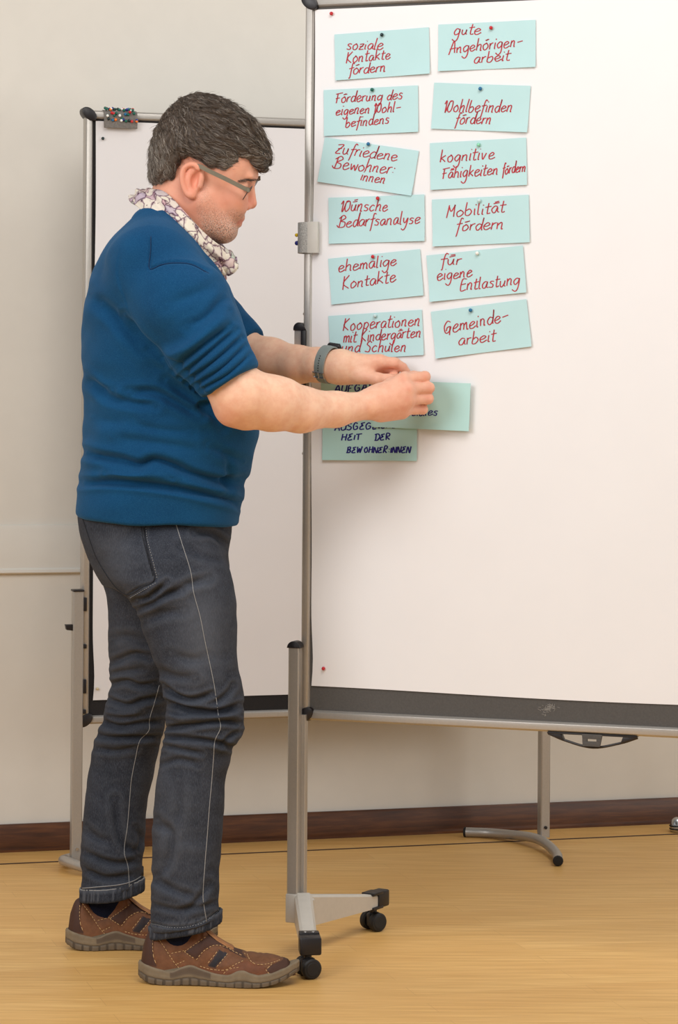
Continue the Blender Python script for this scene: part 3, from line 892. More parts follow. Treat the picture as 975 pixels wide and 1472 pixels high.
# ------------------------------------------------------------------ implicit surfaces
class Field:
    """Signed distance field on a rectilinear grid, meshed by surface nets."""
    def __init__(s, xs, ys, zs):
        s.x, s.y, s.z = [np.asarray(q, dtype=np.float32) for q in (xs, ys, zs)]
        s.F = np.full((len(s.x), len(s.y), len(s.z)), .2, dtype=np.float32)

    def sub(s, lo, hi):
        i = [(max(0, int(np.searchsorted(ax, l)) - 1), min(len(ax), int(np.searchsorted(ax, h)) + 1)) for ax, l, h in zip((s.x, s.y, s.z), lo, hi)]
        sl = tuple(slice(a, b) for a, b in i)
        return sl, s.x[sl[0]][:, None, None], s.y[sl[1]][None, :, None], s.z[sl[2]][None, None, :]

    def put(s, fn, lo, hi, k=.0, mode='add'):
        pad = k + .02
        sl, X, Y, Z = s.sub([l - pad for l in lo], [h + pad for h in hi])
        d = fn(X, Y, Z)
        A = s.F[sl]
        if mode == 'add':
            r = smin(A, d, k)
        elif mode == 'cut':
            r = -smin(-A, d, k)
        s.F[sl] = r
        return s

    def cone(s, a, b, ra, rb, k=.01, mode='add', flat=None):
        """Rounded cone from a to b.  flat=(axis vector, factor) squeezes it along an axis."""
        a, b = np.array(a, dtype=np.float64), np.array(b, dtype=np.float64)
        ab = b - a
        L2 = max(float(ab @ ab), 1e-12)
        m = max(ra, rb)

        def fn(X, Y, Z):
            px, py, pz = X - a[0], Y - a[1], Z - a[2]
            t = np.clip((px * ab[0] + py * ab[1] + pz * ab[2]) / L2, 0, 1)
            qx, qy, qz = px - t * ab[0], py - t * ab[1], pz - t * ab[2]
            d2 = qx * qx + qy * qy + qz * qz
            if flat is not None:
                ax, fac = flat
                ax = np.array(ax) / np.linalg.norm(ax)
                c = qx * ax[0] + qy * ax[1] + qz * ax[2]
                d2 = d2 + c * c * (1 / (fac * fac) - 1)
            return (np.sqrt(d2) - (ra + (rb - ra) * t)).astype(np.float32)
        return s.put(fn, np.minimum(a, b) - m, np.maximum(a, b) + m, k, mode)

    def chain(s, pts, rs, k=.01, mode='add', flat=None, kin=None):
        for i in range(len(pts) - 1):
            s.cone(pts[i], pts[i + 1], rs[i], rs[i + 1], k if (i == 0 or kin is None) else kin, mode, flat)
        return s

    def ell(s, c, r, R=None, k=.01, mode='add'):
        c = np.array(c, dtype=np.float64)
        r = np.array(r, dtype=np.float64)
        R = np.eye(3) if R is None else np.array(R)
        m = r.max()

        def fn(X, Y, Z):
            p = [X - c[0], Y - c[1], Z - c[2]]
            q = [p[0] * R[0, i] + p[1] * R[1, i] + p[2] * R[2, i] for i in range(3)]
            k0 = np.sqrt(sum((q[i] / r[i]) ** 2 for i in range(3)))
            k1 = np.sqrt(sum((q[i] / (r[i] ** 2)) ** 2 for i in range(3))) + 1e-9
            return (k0 * (k0 - 1) / k1).astype(np.float32)
        return s.put(fn, c - m, c + m, k, mode)

    def stack(s, rows, k=.01, ex=2.3):
        """Horizontal sections: rows of (z, x0, x1, y0, y1), joined smoothly."""
        rows = np.array(sorted(rows), dtype=np.float64)
        zz = np.linspace(rows[0, 0], rows[-1, 0], 400)
        sec = [smooth_interp(rows[:, 0], rows[:, i], zz) for i in range(1, 5)]

        def fn(X, Y, Z):
            zc = np.clip(Z, rows[0, 0], rows[-1, 0])
            x0, x1, y0, y1 = [np.interp(zc, zz, q) for q in sec]
            ax, ay = (x1 - x0) / 2, (y1 - y0) / 2
            u, v = np.abs(X - (x0 + x1) / 2) / ax, np.abs(Y - (y0 + y1) / 2) / ay
            g = (u ** ex + v ** ex) ** (1 / ex)
            d = (g - 1) * np.minimum(ax, ay) * np.clip(.5 + .5 * np.maximum(ax, ay) / np.minimum(ax, ay), 1, 1.3)
            dz = np.abs(Z - zc)
            return np.where(dz > 0, np.sqrt(np.maximum(d, 0) ** 2 + dz * dz) + np.minimum(d, 0) * (dz <= 0), d).astype(np.float32)
        lo = (rows[:, 1].min(), rows[:, 3].min(), rows[0, 0])
        hi = (rows[:, 2].max(), rows[:, 4].max(), rows[-1, 0])
        return s.put(fn, lo, hi, k)

    def mesh(s):
        F = s.F
        S = F < 0
        n0, n1, n2 = F.shape
        cnt = np.zeros((n0 - 1, n1 - 1, n2 - 1), np.uint8)
        for a in (0, 1):
            for b in (0, 1):
                for c in (0, 1):
                    cnt += S[a:n0 - 1 + a, b:n1 - 1 + b, c:n2 - 1 + c]
        act = (cnt > 0) & (cnt < 8)
        I, J, K = np.nonzero(act)
        idx = np.full(act.shape, -1, np.int32)
        idx[I, J, K] = np.arange(len(I), dtype=np.int32)
        acc = np.zeros((len(I), 3)); num = np.zeros(len(I))
        corners = [(a, b, c) for a in (0, 1) for b in (0, 1) for c in (0, 1)]
        ax = (s.x.astype(np.float64), s.y.astype(np.float64), s.z.astype(np.float64))
        for p in corners:
            for d in range(3):
                if p[d] == 0:
                    q = list(p); q[d] = 1
                    fa = F[I + p[0], J + p[1], K + p[2]].astype(np.float64)
                    fb = F[I + q[0], J + q[1], K + q[2]].astype(np.float64)
                    m = (fa < 0) != (fb < 0)
                    t = np.where(m, fa / np.where(m, fa - fb, 1), 0)
                    pos = [ax[0][I + p[0]], ax[1][J + p[1]], ax[2][K + p[2]]]
                    e = [ax[0][I + q[0]], ax[1][J + q[1]], ax[2][K + q[2]]]
                    for c in range(3):
                        acc[:, c] += np.where(m, pos[c] + (e[c] - pos[c]) * t, 0)
                    num += m
        V = acc / num[:, None]
        faces = []
        # quads around every grid edge whose ends differ in sign
        for d in range(3):
            sl0 = [slice(1, -1)] * 3; sl1 = [slice(1, -1)] * 3
            sl0[d] = slice(0, -1); sl1[d] = slice(1, None)
            A, B = S[tuple(sl0)], S[tuple(sl1)]
            E = np.nonzero(A != B)
            off = [1, 1, 1]; off[d] = 0
            g = [E[i] + off[i] for i in range(3)]
            o1, o2 = [i for i in range(3) if i != d]
            def cell(du, dv):
                q = [g[0].copy(), g[1].copy(), g[2].copy()]
                q[o1] = q[o1] - du; q[o2] = q[o2] - dv
                return idx[q[0], q[1], q[2]]
            quad = np.stack([cell(1, 1), cell(0, 1), cell(0, 0), cell(1, 0)], 1)
            inside = A[E]
            flip = inside if d != 1 else ~inside
            quad[~flip] = quad[~flip][:, ::-1]
            faces.append(quad)
        Fc = np.concatenate(faces)
        Fc = Fc[(Fc >= 0).all(1)]
        return V, Fc


def smin(a, b, k):
    if k <= 1e-6:
        return np.minimum(a, b)
    h = np.maximum(k - np.abs(a - b), 0) / k
    return np.minimum(a, b) - h * h * (k * .25)


def smooth_interp(x, y, q):
    """Monotone-ish cubic through the points (Catmull-Rom with uneven spacing)."""
    x, y = np.asarray(x, float), np.asarray(y, float)
    m = np.gradient(y, x)
    i = np.clip(np.searchsorted(x, q) - 1, 0, len(x) - 2)
    h = x[i + 1] - x[i]
    t = (q - x[i]) / h
    return ((2 * t ** 3 - 3 * t ** 2 + 1) * y[i] + (t ** 3 - 2 * t ** 2 + t) * h * m[i] + (-2 * t ** 3 + 3 * t ** 2) * y[i + 1] + (t ** 3 - t ** 2) * h * m[i + 1])


def axis_grid(*spans):
    """Grid line positions: spans of (start, end, step)."""
    out = [spans[0][0]]
    for a, b, st in spans:
        n = max(1, int(round((b - out[-1]) / st)))
        out += list(out[-1] + (b - out[-1]) * np.arange(1, n + 1) / n)
    return np.array(out)


def laplacian(V, Fc, it=1, lam=.5):
    n = len(V)
    e = np.concatenate([Fc[:, [0, 1]], Fc[:, [1, 2]], Fc[:, [2, 3]], Fc[:, [3, 0]]])
    a = np.concatenate([e[:, 0], e[:, 1]]); b = np.concatenate([e[:, 1], e[:, 0]])
    deg = np.bincount(a, minlength=n).astype(float)
    for _ in range(it):
        acc = np.stack([np.bincount(a, weights=V[b, c], minlength=n) for c in range(3)], 1)
        V = V + lam * (acc / np.maximum(deg, 1)[:, None] - V)
    return V


def vnormals(V, Fc):
    a = V[Fc[:, 2]] - V[Fc[:, 0]]; b = V[Fc[:, 3]] - V[Fc[:, 1]]
    fn = np.cross(a, b)
    N = np.zeros_like(V)
    for i in range(4):
        for c in range(3):
            N[:, c] += np.bincount(Fc[:, i], weights=fn[:, c], minlength=len(V))
    return N / (np.linalg.norm(N, axis=1)[:, None] + 1e-12)


def polydist(u, v, pts):
    """Distance (in pixels) of (u,v) from a polyline."""
    d = np.full(u.shape, 1e9)
    for (x0, y0), (x1, y1) in zip(pts[:-1], pts[1:]):
        dx, dy = x1 - x0, y1 - y0
        t = np.clip(((u - x0) * dx + (v - y0) * dy) / max(dx * dx + dy * dy, 1e-9), 0, 1)
        d = np.minimum(d, np.hypot(u - x0 - t * dx, v - y0 - t * dy))
    return d


def inpoly(u, v, poly):
    r = np.zeros(u.shape, bool)
    n = len(poly)
    for i in range(n):
        x0, y0 = poly[i]; x1, y1 = poly[(i + 1) % n]
        c = ((y0 > v) != (y1 > v)) & (u < (x1 - x0) * (v - y0) / ((y1 - y0) if y1 != y0 else 1e-9) + x0)
        r ^= c
    return r


def folds(V, Fc, lines, ycut=None, side=1):
    """Press folds into cloth: lines of (points in sight of the viewer, depth, width in px)."""
    N = vnormals(V, Fc)
    u, v = pix(V)
    disp = np.zeros(len(V))
    w8 = np.clip((-N[:, 1] + .25) / .5, 0, 1)
    for pts, dep, wid in lines:
        sp = spline(pts, 6)
        lo, hi = sp.min(0) - wid * 3.5, sp.max(0) + wid * 3.5
        m = (u > lo[0]) & (u < hi[0]) & (v > lo[1]) & (v < hi[1])
        if ycut is not None:
            m &= ycut(V)
        d = polydist(u[m], v[m], sp)
        e0 = np.hypot(u[m] - sp[0, 0], v[m] - sp[0, 1]); e1 = np.hypot(u[m] - sp[-1, 0], v[m] - sp[-1, 1])
        fade = np.clip(np.minimum(e0, e1) / (wid * 3.0), .0, 1) ** .7
        g = np.exp(-(d / wid) ** 2) - .22 * np.exp(-((d - 1.9 * wid) / (1.0 * wid)) ** 2)
        disp[m] += dep * g * fade * w8[m]
    return V + N * disp[:, None]


def vnoise(p, seed=0):
    """Smooth value noise in 3-D for arrays."""
    r = np.random.default_rng(seed)
    T = r.random((32, 32, 32))
    i = np.floor(p).astype(int); f = p - i
    f = f * f * (3 - 2 * f)
    out = 0
    for a in (0, 1):
        for b in (0, 1):
            for c in (0, 1):
                w = (f[:, 0] if a else 1 - f[:, 0]) * (f[:, 1] if b else 1 - f[:, 1]) * (f[:, 2] if c else 1 - f[:, 2])
                out = out + w * T[(i[:, 0] + a) % 32, (i[:, 1] + b) % 32, (i[:, 2] + c) % 32]
    return out


def setcol(o, name, arr):
    at = o.data.color_attributes.new(name=name, type='FLOAT_COLOR', domain='POINT')
    at.data.foreach_set('color', np.asarray(arr, dtype=np.float32).ravel())


def frompix(S):
    return lambda px_, py_, D: P(px_, py_, D)


# ------------------------------------------------------------------ person: materials
def attr_col(nt, name):
    a = nt.nodes.new('ShaderNodeVertexColor')
    a.layer_name = name
    return a.outputs[0]


def skin_mat():
    m, nt, b = new_mat('skin')
    v = coords(nt)
    base = attr_col(nt, 'tone')
    n = noise(nt, v, 60, 4, .6)
    c = mixc(nt, ramp(nt, n, [(.35, (0, 0, 0, 1)), (.75, (.4, .4, .4, 1))]), base, lin4((214, 136, 108)))
    msk = attr_col(nt, 'stubble')
    n2 = noise(nt, v, 620, 2, .6)
    sp = ramp(nt, n2, [(.40, (.15, .15, .15, 1)), (.58, (1, 1, 1, 1))])
    mm = nt.nodes.new('ShaderNodeMix'); mm.data_type = 'RGBA'; mm.blend_type = 'MULTIPLY'
    mm.inputs[0].default_value = 1
    nt.links.new(msk, mm.inputs[6]); nt.links.new(sp, mm.inputs[7])
    n3 = noise(nt, v, 420, 2, .6)
    hc = ramp(nt, n3, [(.4, lin4((92, 66, 54))), (.62, lin4((196, 178, 164)))])
    c = mixc(nt, mm.outputs[2], c, hc)
    nt.links.new(c, b.inputs['Base Color'])
    b.inputs['Roughness'].default_value = .5
    b.inputs['Specular IOR Level'].default_value = .35
    b.inputs['Subsurface Weight'].default_value = .12
    b.inputs['Subsurface Radius'].default_value = (.012, .005, .003)
    b.inputs['Subsurface Scale'].default_value = .6
    bump(nt, b, noise(nt, v, 240, 3, .6), .18, .0012)
    return m


def knit_mat():
    m, nt, b = new_mat('blue_fine_knit')
    v = coords(nt)
    n = noise(nt, v, 9, 4, .6)
    n2 = noise(nt, coords(nt, (420, 420, 900)), 1.0, 2, .6)
    c = ramp(nt, n, [(.3, lin4((11, 58, 95))), (.7, lin4((15, 68, 107)))])
    c = mixc(nt, ramp(nt, n2, [(.4, (0, 0, 0, 1)), (.75, (.55, .55, .55, 1))]), c, lin4((34, 88, 128)))
    nt.links.new(c, b.inputs['Base Color'])
    b.inputs['Roughness'].default_value = .92
    b.inputs['Specular IOR Level'].default_value = .12
    b.inputs['Sheen Weight'].default_value = .25
    b.inputs['Sheen Roughness'].default_value = .5
    b.inputs['Sheen Tint'].default_value = lin4((120, 165, 205))
    bump(nt, b, n2, .35, .0012)
    return m


def denim_mat():
    m, nt, b = new_mat('dark_grey_denim')
    v = coords(nt)
    wear = attr_col(nt, 'wear')
    n = noise(nt, v, 22, 5, .65)
    n2 = noise(nt, coords(nt, (900, 900, 160)), 1.0, 2, .7)
    c = ramp(nt, n, [(.3, lin4((34, 38, 47))), (.72, lin4((54, 58, 67)))])
    c = mixc(nt, wear, c, lin4((92, 96, 104)))
    c = mixc(nt, ramp(nt, n2, [(.45, (0, 0, 0, 1)), (.8, (.45, .45, .45, 1))]), c, lin4((100, 105, 116)))
    nt.links.new(c, b.inputs['Base Color'])
    b.inputs['Roughness'].default_value = .88
    b.inputs['Specular IOR Level'].default_value = .15
    bump(nt, b, n2, .3, .001)
    return m


def scarf_mat():
    m, nt, b = new_mat('cream_and_mauve_print')
    v = coords(nt)
    w = node(nt, 'ShaderNodeTexVoronoi', feature='DISTANCE_TO_EDGE')
    w.inputs['Scale'].default_value = 46
    w.inputs['Randomness'].default_value = .9
    n = noise(nt, v, 30, 2)
    mv = nt.nodes.new('ShaderNodeMix'); mv.data_type = 'RGBA'; mv.inputs[0].default_value = .03
    nn = node(nt, 'ShaderNodeTexNoise'); nn.inputs['Scale'].default_value = 40
    nt.links.new(v, nn.inputs['Vector'])
    nt.links.new(v, mv.inputs[6]); nt.links.new(nn.outputs['Color'], mv.inputs[7])
    nt.links.new(mv.outputs[2], w.inputs['Vector'])
    wc = node(nt, 'ShaderNodeTexVoronoi', feature='F1')
    wc.inputs['Scale'].default_value = 46
    wc.inputs['Randomness'].default_value = .9
    nt.links.new(mv.outputs[2], wc.inputs['Vector'])
    sepc = nt.nodes.new('ShaderNodeSeparateColor')
    nt.links.new(wc.outputs['Color'], sepc.inputs[0])
    cell = ramp(nt, sepc.outputs[0], [(0, lin4((228, 219, 200))), (.5, lin4((220, 208, 194))), (.66, lin4((184, 166, 180))), (.8, lin4((214, 180, 176))), (.93, lin4((196, 204, 188)))])
    edge = ramp(nt, w.outputs['Distance'], [(.0, lin4((104, 84, 100))), (.03, lin4((150, 128, 148))), (.07, lin4((226, 216, 226))), (.16, (1, 1, 1, 1))])
    c = mixc(nt, 1.0, cell, edge, 'MULTIPLY')
    v2 = node(nt, 'ShaderNodeTexVoronoi', feature='F1'); v2.inputs['Scale'].default_value = 95
    nt.links.new(v, v2.inputs['Vector'])
    c = mixc(nt, ramp(nt, v2.outputs['Distance'], [(.10, (.8, .8, .8, 1)), (.2, (0, 0, 0, 1))]), c, lin4((80, 60, 74)))
    nt.links.new(c, b.inputs['Base Color'])
    b.inputs['Roughness'].default_value = .85
    b.inputs['Specular IOR Level'].default_value = .15
    bump(nt, b, noise(nt, v, 500, 2), .2, .001)
    return m


def hair_mat():
    m, nt, b = new_mat('greying_dark_hair')
    nt.links.new(attr_col(nt, 'tone'), b.inputs['Base Color'])
    b.inputs['Roughness'].default_value = .5
    b.inputs['Specular IOR Level'].default_value = .3
    return m


M['skin'] = skin_mat()
M['knit'] = knit_mat()
M['denim'] = denim_mat()
M['scarf'] = scarf_mat()
M['hair'] = hair_mat()
M['stitch'] = plain('pale_seam_thread', (140, 140, 140), .85, var=.15, nscale=400)
M['stitch_dark'] = plain('dark_seam_edge', (30, 32, 38), .9)
M['sock'] = plain('navy_sock', (20, 24, 40), .95, var=.15, nscale=300, bumps=.4, spec=.1)

# ------------------------------------------------------------------ person: body
S0 = F_PX / 5.2            # pixels per metre at the man's depth


def R(px_):
    return px_ / S0


def Q(px_, py_, dD=0.0):
    return np.array(P(px_, py_, 5.2 + dD))


HD = 0.0                    # head depth offset


def rotY(deg):
    """Columns are the local axes: x forward along the picture's right, tilted down by deg."""
    a = math.radians(deg)
    return np.array([[math.cos(a), 0, math.sin(a)], [0, 1, 0], [-math.sin(a), 0, math.cos(a)]])


def build_body():
    xs = axis_grid((-.575, -.40, .007), (-.40, .205, .0026))
    ys = axis_grid((4.86, 5.07, .0045), (5.07, 5.36, .0027), (5.36, 5.56, .0045))
    zs = axis_grid((.06, 1.06, .010), (1.06, 1.23, .0026), (1.23, 1.44, .005), (1.44, 1.80, .0026))
    B = Field(xs, ys, zs)
    # --- trunk and legs, inside the clothes
    B.chain([Q(235, 380), Q(240, 480), Q(238, 620), Q(228, 760)], [.080, .105, .115, .095], .03, flat=((0, 1, 0), 1.2))
    for sgn, kp in ((-1, [(235, 800, 5.14), (285, 1030, 5.12), (268, 1200, 5.10), (262, 1320, 5.10)]), (1, [(225, 800, 5.34), (190, 1040, 5.40), (165, 1180, 5.41), (158, 1280, 5.41)])):
        B.chain([P(*q) for q in kp], [.058, .040, .038, .030], .03)
    # --- neck
    B.chain([Q(238, 345, 0), Q(258, 300, 0), Q(272, 255, 0)], [.070, .062, .060], .02, flat=((0, 1, 0), .95))
    # --- head
    T = rotY(24)
    h = lambda u, v, d=0.0: Q(u, v, HD + d)
    B.ell(h(294, 212), (R(73), .073, R(64)), rotY(18), .02)
    B.ell(h(318, 268), (R(41), .060, R(66)), rotY(16), .03)
    B.ell(h(339, 240), (R(26), .058, R(30)), rotY(16), .02)            # forehead
    B.cone(h(290, 290, -.047), h(322, 330, -.022), R(17), R(14), .025)   # jaw, near
    B.cone(h(290, 290, .047), h(322, 330, .022), R(17), R(14), .025)
    B.ell(h(326, 332), (R(14), .023, R(13)), rotY(10), .014)            # chin
    B.cone(h(290, 330), h(316, 330), R(22), R(14), .03, flat=((0, 1, 0), 1.5))   # under the chin
    B.cone(h(359, 254, -.036), h(363, 252, 0), R(5), R(6), .012)         # brows
    B.cone(h(359, 254, .036), h(363, 252, 0), R(5), R(6), .012)
    for sg in (-1, 1):
        B.ell(h(339, 285, sg * .036), (R(16), .020, R(15)), rotY(15), .02)     # cheek
        B.ell(h(360, 268, sg * .034), (R(10), .017, R(8)), rotY(20), .010, 'cut')     # eye socket
        B.ell(h(347.5, 267, sg * .031), (R(9.5), .014, R(9.5)), None, .004)              # lids over the eye
        B.cone(h(353.5, 271.5, sg * .031 - .012), h(354.5, 271, sg * .031 + .010), R(1.0), R(1.0), .0012, 'cut')   # lid line
        B.ell(h(340, 300, sg * .024), (R(13), .018, R(14)), rotY(15), .02)
    # nose
    B.cone(h(360.5, 264), h(363, 291), R(5.2), R(6.0), .010)
    B.ell(h(361.2, 293.5), (R(7.2), .0105, R(7.0)), None, .006)
    for sg in (-1, 1):
        B.ell(h(354, 297, sg * .0115), (R(7.5), .007, R(5.5)), rotY(10), .005)
        B.ell(h(356.5, 303.5, sg * .0065), (R(3.0), .003, R(1.8)), None, .002, 'cut')
        
    # mouth
    B.ell(h(341, 310), (R(10), .026, R(12)), rotY(12), .010)
    B.cone(h(348.0, 314, -.010), h(348.0, 314, .010), R(3.6), R(3.6), .006)
    B.cone(h(344.0, 322.5, -.009), h(344.0, 322.5, .009), R(4.0), R(4.0), .006)
    for sg in (-1, 1):
        B.cone(h(349.5, 318.3, 0), h(337, 319.0, sg * .021), R(1.3), R(1.0), .002, 'cut')
    # ears
    for sg in (-1, 1):
        e = lambda u, v, d: h(u, v, sg * d)
        B.ell(e(278, 258, .0715), (R(15), .0075, R(24)), rotY(18), .006)
        rim = spline([(285, 244), (282, 238), (273, 236.5), (264, 243), (261.5, 256), (264, 268), (269, 279), (275, 281)], 4)
        pts = [e(u, v, .0800 - .004 * i / len(rim)) for i, (u, v) in enumerate(rim)]
        B.chain(pts, [R(3.0)] * len(pts), .004)
        B.ell(e(276, 280, .0755), (R(6), .006, R(6.5)), None, .006)               # lobe
        B.ell(e(281, 259, .0830), (R(8.5), .0150, R(14)), rotY(14), .002, 'cut')
        B.chain([e(274, 245, .0755), e(270.5, 257, .0750), e(273, 270, .0740)], [R(2.2), R(2.4), R(2.2)], .003)       # bowl
        B.cone(e(270, 248, .083), e(270, 266, .083), R(2.0), R(1.8), .004, 'cut')
        B.cone(e(289, 255, .074), e(287, 268, .074), R(3.6), R(4), .004)             # tragus
    # --- near (right) arm: elbow, forearm, wrist
    A = Field(xs, ys, zs)
    A.chain([P(235, 400, 5.06), P(300, 500, 5.0), P(331, 549, 4.98), P(345, 570, 4.98)], [.055, .050, .0475, .049], .02)
    A.chain([P(344, 572, 4.98), P(390, 582, 5.01), P(432, 588.5, 5.05), P(482, 588.5, 5.10), P(522, 583.5, 5.135)], [.051, .0495, .0440, .0335, .0280], .015)
    A.cone(P(334, 590, 4.985), P(352, 598, 4.99), .030, .026, .02)             # point of the elbow
    A.cone(P(360, 565, 4.975), P(410, 570, 5.01), .038, .030, .03)             # forearm muscle
    # right hand
    W = P(526, 582, 5.138)
    mcp = [P(579, 545.5, 5.166), P(587, 559.5, 5.154), P(586, 574.5, 5.158), P(580, 588.5, 5.168)]
    pip = [P(611, 541.5, 5.190), P(617, 557.5, 5.186), P(615.5, 573, 5.190), P(608, 588.5, 5.198)]
    dip = [P(610, 541, 5.232), P(615, 556.5, 5.234), P(613, 572, 5.235), P(604, 587, 5.236)]
    tip = [P(602, 540, 5.258), P(605, 556, 5.262), P(603, 571, 5.263), P(596, 585, 5.260)]
    mr = [.0128, .0126, .0122, .0112]
    for i in range(4):
        base = Vector(W).lerp(Vector(mcp[i]), .22)
        A.cone(base, mcp[i], .0200, mr[i], .022)
    A.ell((Vector(W) * .42 + Vector(mcp[1]) * .29 + Vector(mcp[2]) * .29) + Vector((0, .010, 0)), (.040, .018, .026), None, .02)
    A.cone(P(548, 596, 5.155), P(578, 594, 5.172), .0150, .0120, .015)             # edge of the palm
    HF = Field(xs, ys, zs)
    for i in range(4):
        HF.chain([Vector(mcp[i]).lerp(Vector(W), .12), mcp[i], pip[i], dip[i], tip[i]], [.0110, .0115 if i < 3 else .0107, .0114 if i < 3 else .0104, .0102 if i < 3 else .0088, .0084], .0030, kin=.003)
    smerge(A, HF, .0075, region=(P(520, 610, 5.1), P(598, 525, 5.3)))
    smerge(A, HF, .002)
    A.chain([P(540, 566, 5.155), P(562, 553, 5.195), P(582, 543, 5.222), P(594, 538.5, 5.243)], [.0150, .0125, .0105, .0085], .012)   # thumb
    # knuckle bumps
    for i in range(4):
        A.ell(Vector(mcp[i]) + Vector((.001, -.004, .001)), (.0085, .0075, .0075), None, .008)
    smerge(B, A, .004)
    # --- far (left) arm
    C = Field(xs, ys, zs)
    C.chain([P(240, 400, 5.40), P(300, 470, 5.43), P(345, 500, 5.405)], [.055, .05, .046], .02)
    C.chain([P(345, 503, 5.40), P(390, 515, 5.355), P(430, 524, 5.312), P(458, 524.5, 5.284), P(482, 525.5, 5.266)], [.0420, .0405, .0370, .0335, .0315], .015, flat=((0, 1, 0), .9))
    Wl = P(484, 526, 5.264)
    im, mm_, rm, pm = P(546, 520, 5.254), P(541, 526, 5.270), P(535, 534, 5.280), P(528, 541, 5.282)
    for q, r_ in ((im, .0125), (mm_, .0125), (rm, .012), (pm, .011)):
        C.cone(Vector(Wl).lerp(Vector(q), .18), q, .0240, r_, .020)
    C.cone(P(484, 533, 5.268), P(524, 540, 5.252), .0225, .0160, .018)               # ball of the thumb
    C.cone(P(520, 527, 5.258), P(547, 519.5, 5.258), .0130, .0130, .012)             # web side of the index
    HL = Field(xs, ys, zs)
    HL.chain([im, P(568, 521.5, 5.256), P(579, 528, 5.264), P(586, 536, 5.270)], [.0125, .0110, .0095, .0078], .002, kin=.003)
    HL.chain([mm_, P(568, 531, 5.276), P(566, 541, 5.262), P(556, 545, 5.254)], [.0120, .0103, .0093, .0082], .002, kin=.003)
    HL.chain([rm, P(560, 541, 5.286), P(556, 550, 5.274), P(548, 552, 5.264)], [.0115, .0100, .0090, .0080], .002, kin=.003)
    HL.chain([pm, P(550, 550, 5.288), P(546, 557, 5.280), P(540, 558, 5.272)], [.0105, .0090, .0082, .0075], .002, kin=.003)
    smerge(C, HL, .004)
    C.chain([P(516, 540, 5.247), P(543, 545, 5.234), P(560, 546, 5.236), P(577, 544, 5.248)], [.0150, .0118, .0105, .0085], .010)    # thumb
    smerge(B, C, .003)
    V, Fc = B.mesh()
    V = laplacian(V, Fc, 1, .35)
    return V, Fc


def smerge(A, B, k, region=None):
    if region is None:
        A.F[...] = smin(A.F, B.F, k)
    else:
        lo = [min(a, b) for a, b in zip(*region)]; hi = [max(a, b) for a, b in zip(*region)]
        sl, _, _, _ = A.sub(lo, hi)
        A.F[sl] = smin(A.F[sl], B.F[sl], k)


bV, bF = build_body()
person = mk('person', bV, bF, M['skin'], smooth=True, origin=(-.33, 5.25, 0))
tag(person, 'man in blue jumper, grey jeans, glasses and scarf reaching both hands to the board', 'person')

u_, v_ = pix(bV)
tone = np.tile(np.array(lin4((240, 196, 166)), dtype=np.float64), (len(bV), 1))
face = (v_ < 400) & (bV[:, 2] > 1.40)
tone[face] = lin4((226, 166, 138))
def blend(mask_w, rgb):
    w = np.clip(mask_w, 0, 1)[:, None]
    tone[:] = tone * (1 - w) + np.array(lin4(rgb)) * w
fw = face.astype(float)
ear = fw * np.exp(-(((u_ - 275) / 18) ** 2 + ((v_ - 258) / 28) ** 2) ** 2) * (np.abs(bV[:, 1] - 5.2) > .062)
blend(ear * .55, (226, 138, 112))
blend(fw * .5 * np.exp(-(((u_ - 362) / 12) ** 2 + ((v_ - 292) / 14) ** 2)), (222, 132, 112))
blend(fw * .45 * np.exp(-(((u_ - 325) / 22) ** 2 + ((v_ - 285) / 18) ** 2)), (222, 140, 116))
blend(fw * .45 * np.exp(-(((u_ - 262) / 40) ** 2 + ((v_ - 305) / 30) ** 2)), (206, 124, 100))
lips = fw * np.exp(-(((u_ - 345) / 8) ** 2 + ((v_ - 318.5) / 5.5) ** 2) ** 2) * (np.abs(bV[:, 1] - 5.2) < .025)
blend(lips * .6, (196, 106, 96))
hands = (~face) & (u_ > 500)
blend(hands * .5 * np.clip((u_ - 500) / 60, 0, 1), (230, 160, 136))
for _q in ((579, 545), (587, 559), (586, 574), (580, 588), (611, 541), (617, 557), (615, 573), (608, 588)):
    blend(hands * .35 * np.exp(-(((u_ - _q[0]) / 5) ** 2 + ((v_ - _q[1]) / 5) ** 2)), (222, 136, 114))
blend((~face) * .35 * np.exp(-(((u_ - 322) / 26) ** 2 + ((v_ - 600) / 24) ** 2)), (222, 140, 112))
setcol(person, 'tone', tone)
stub = inpoly(u_, v_, [(286, 258), (296, 262), (305, 285), (318, 303), (338, 300), (352, 306), (356, 315), (350, 326), (345, 345), (312, 362), (296, 340), (284, 310), (281, 285)]) & face
stubw = stub.astype(float)
stubw *= 1 - .9 * np.clip(lips * 1.5, 0, 1)
e_ = np.concatenate([bF[:, [0, 1]], bF[:, [1, 2]], bF[:, [2, 3]], bF[:, [3, 0]]])
for _ in range(5):
    acc = np.bincount(e_[:, 0], weights=stubw[e_[:, 1]], minlength=len(bV)) + np.bincount(e_[:, 1], weights=stubw[e_[:, 0]], minlength=len(bV))
    dg = np.bincount(e_[:, 0], minlength=len(bV)) + np.bincount(e_[:, 1], minlength=len(bV))
    stubw = acc / np.maximum(dg, 1)
low = np.clip((v_ - 285) / 45, .25, 1)
sc_ = np.clip(stubw * 1.0 * low, 0, 1)
setcol(person, 'stubble', np.stack([sc_, sc_, sc_, np.ones_like(sc_)], 1))
# ------------------------------------------------------------------ jumper
def zrow(y, xb, xf, D, y0, y1):
    """Section of the trunk from its sighted back and front edges at depth D."""
    a, b = P(xb, y, D), P(xf, y, D)
    return ((a.z + b.z) / 2, a.x, b.x, y0, y1)


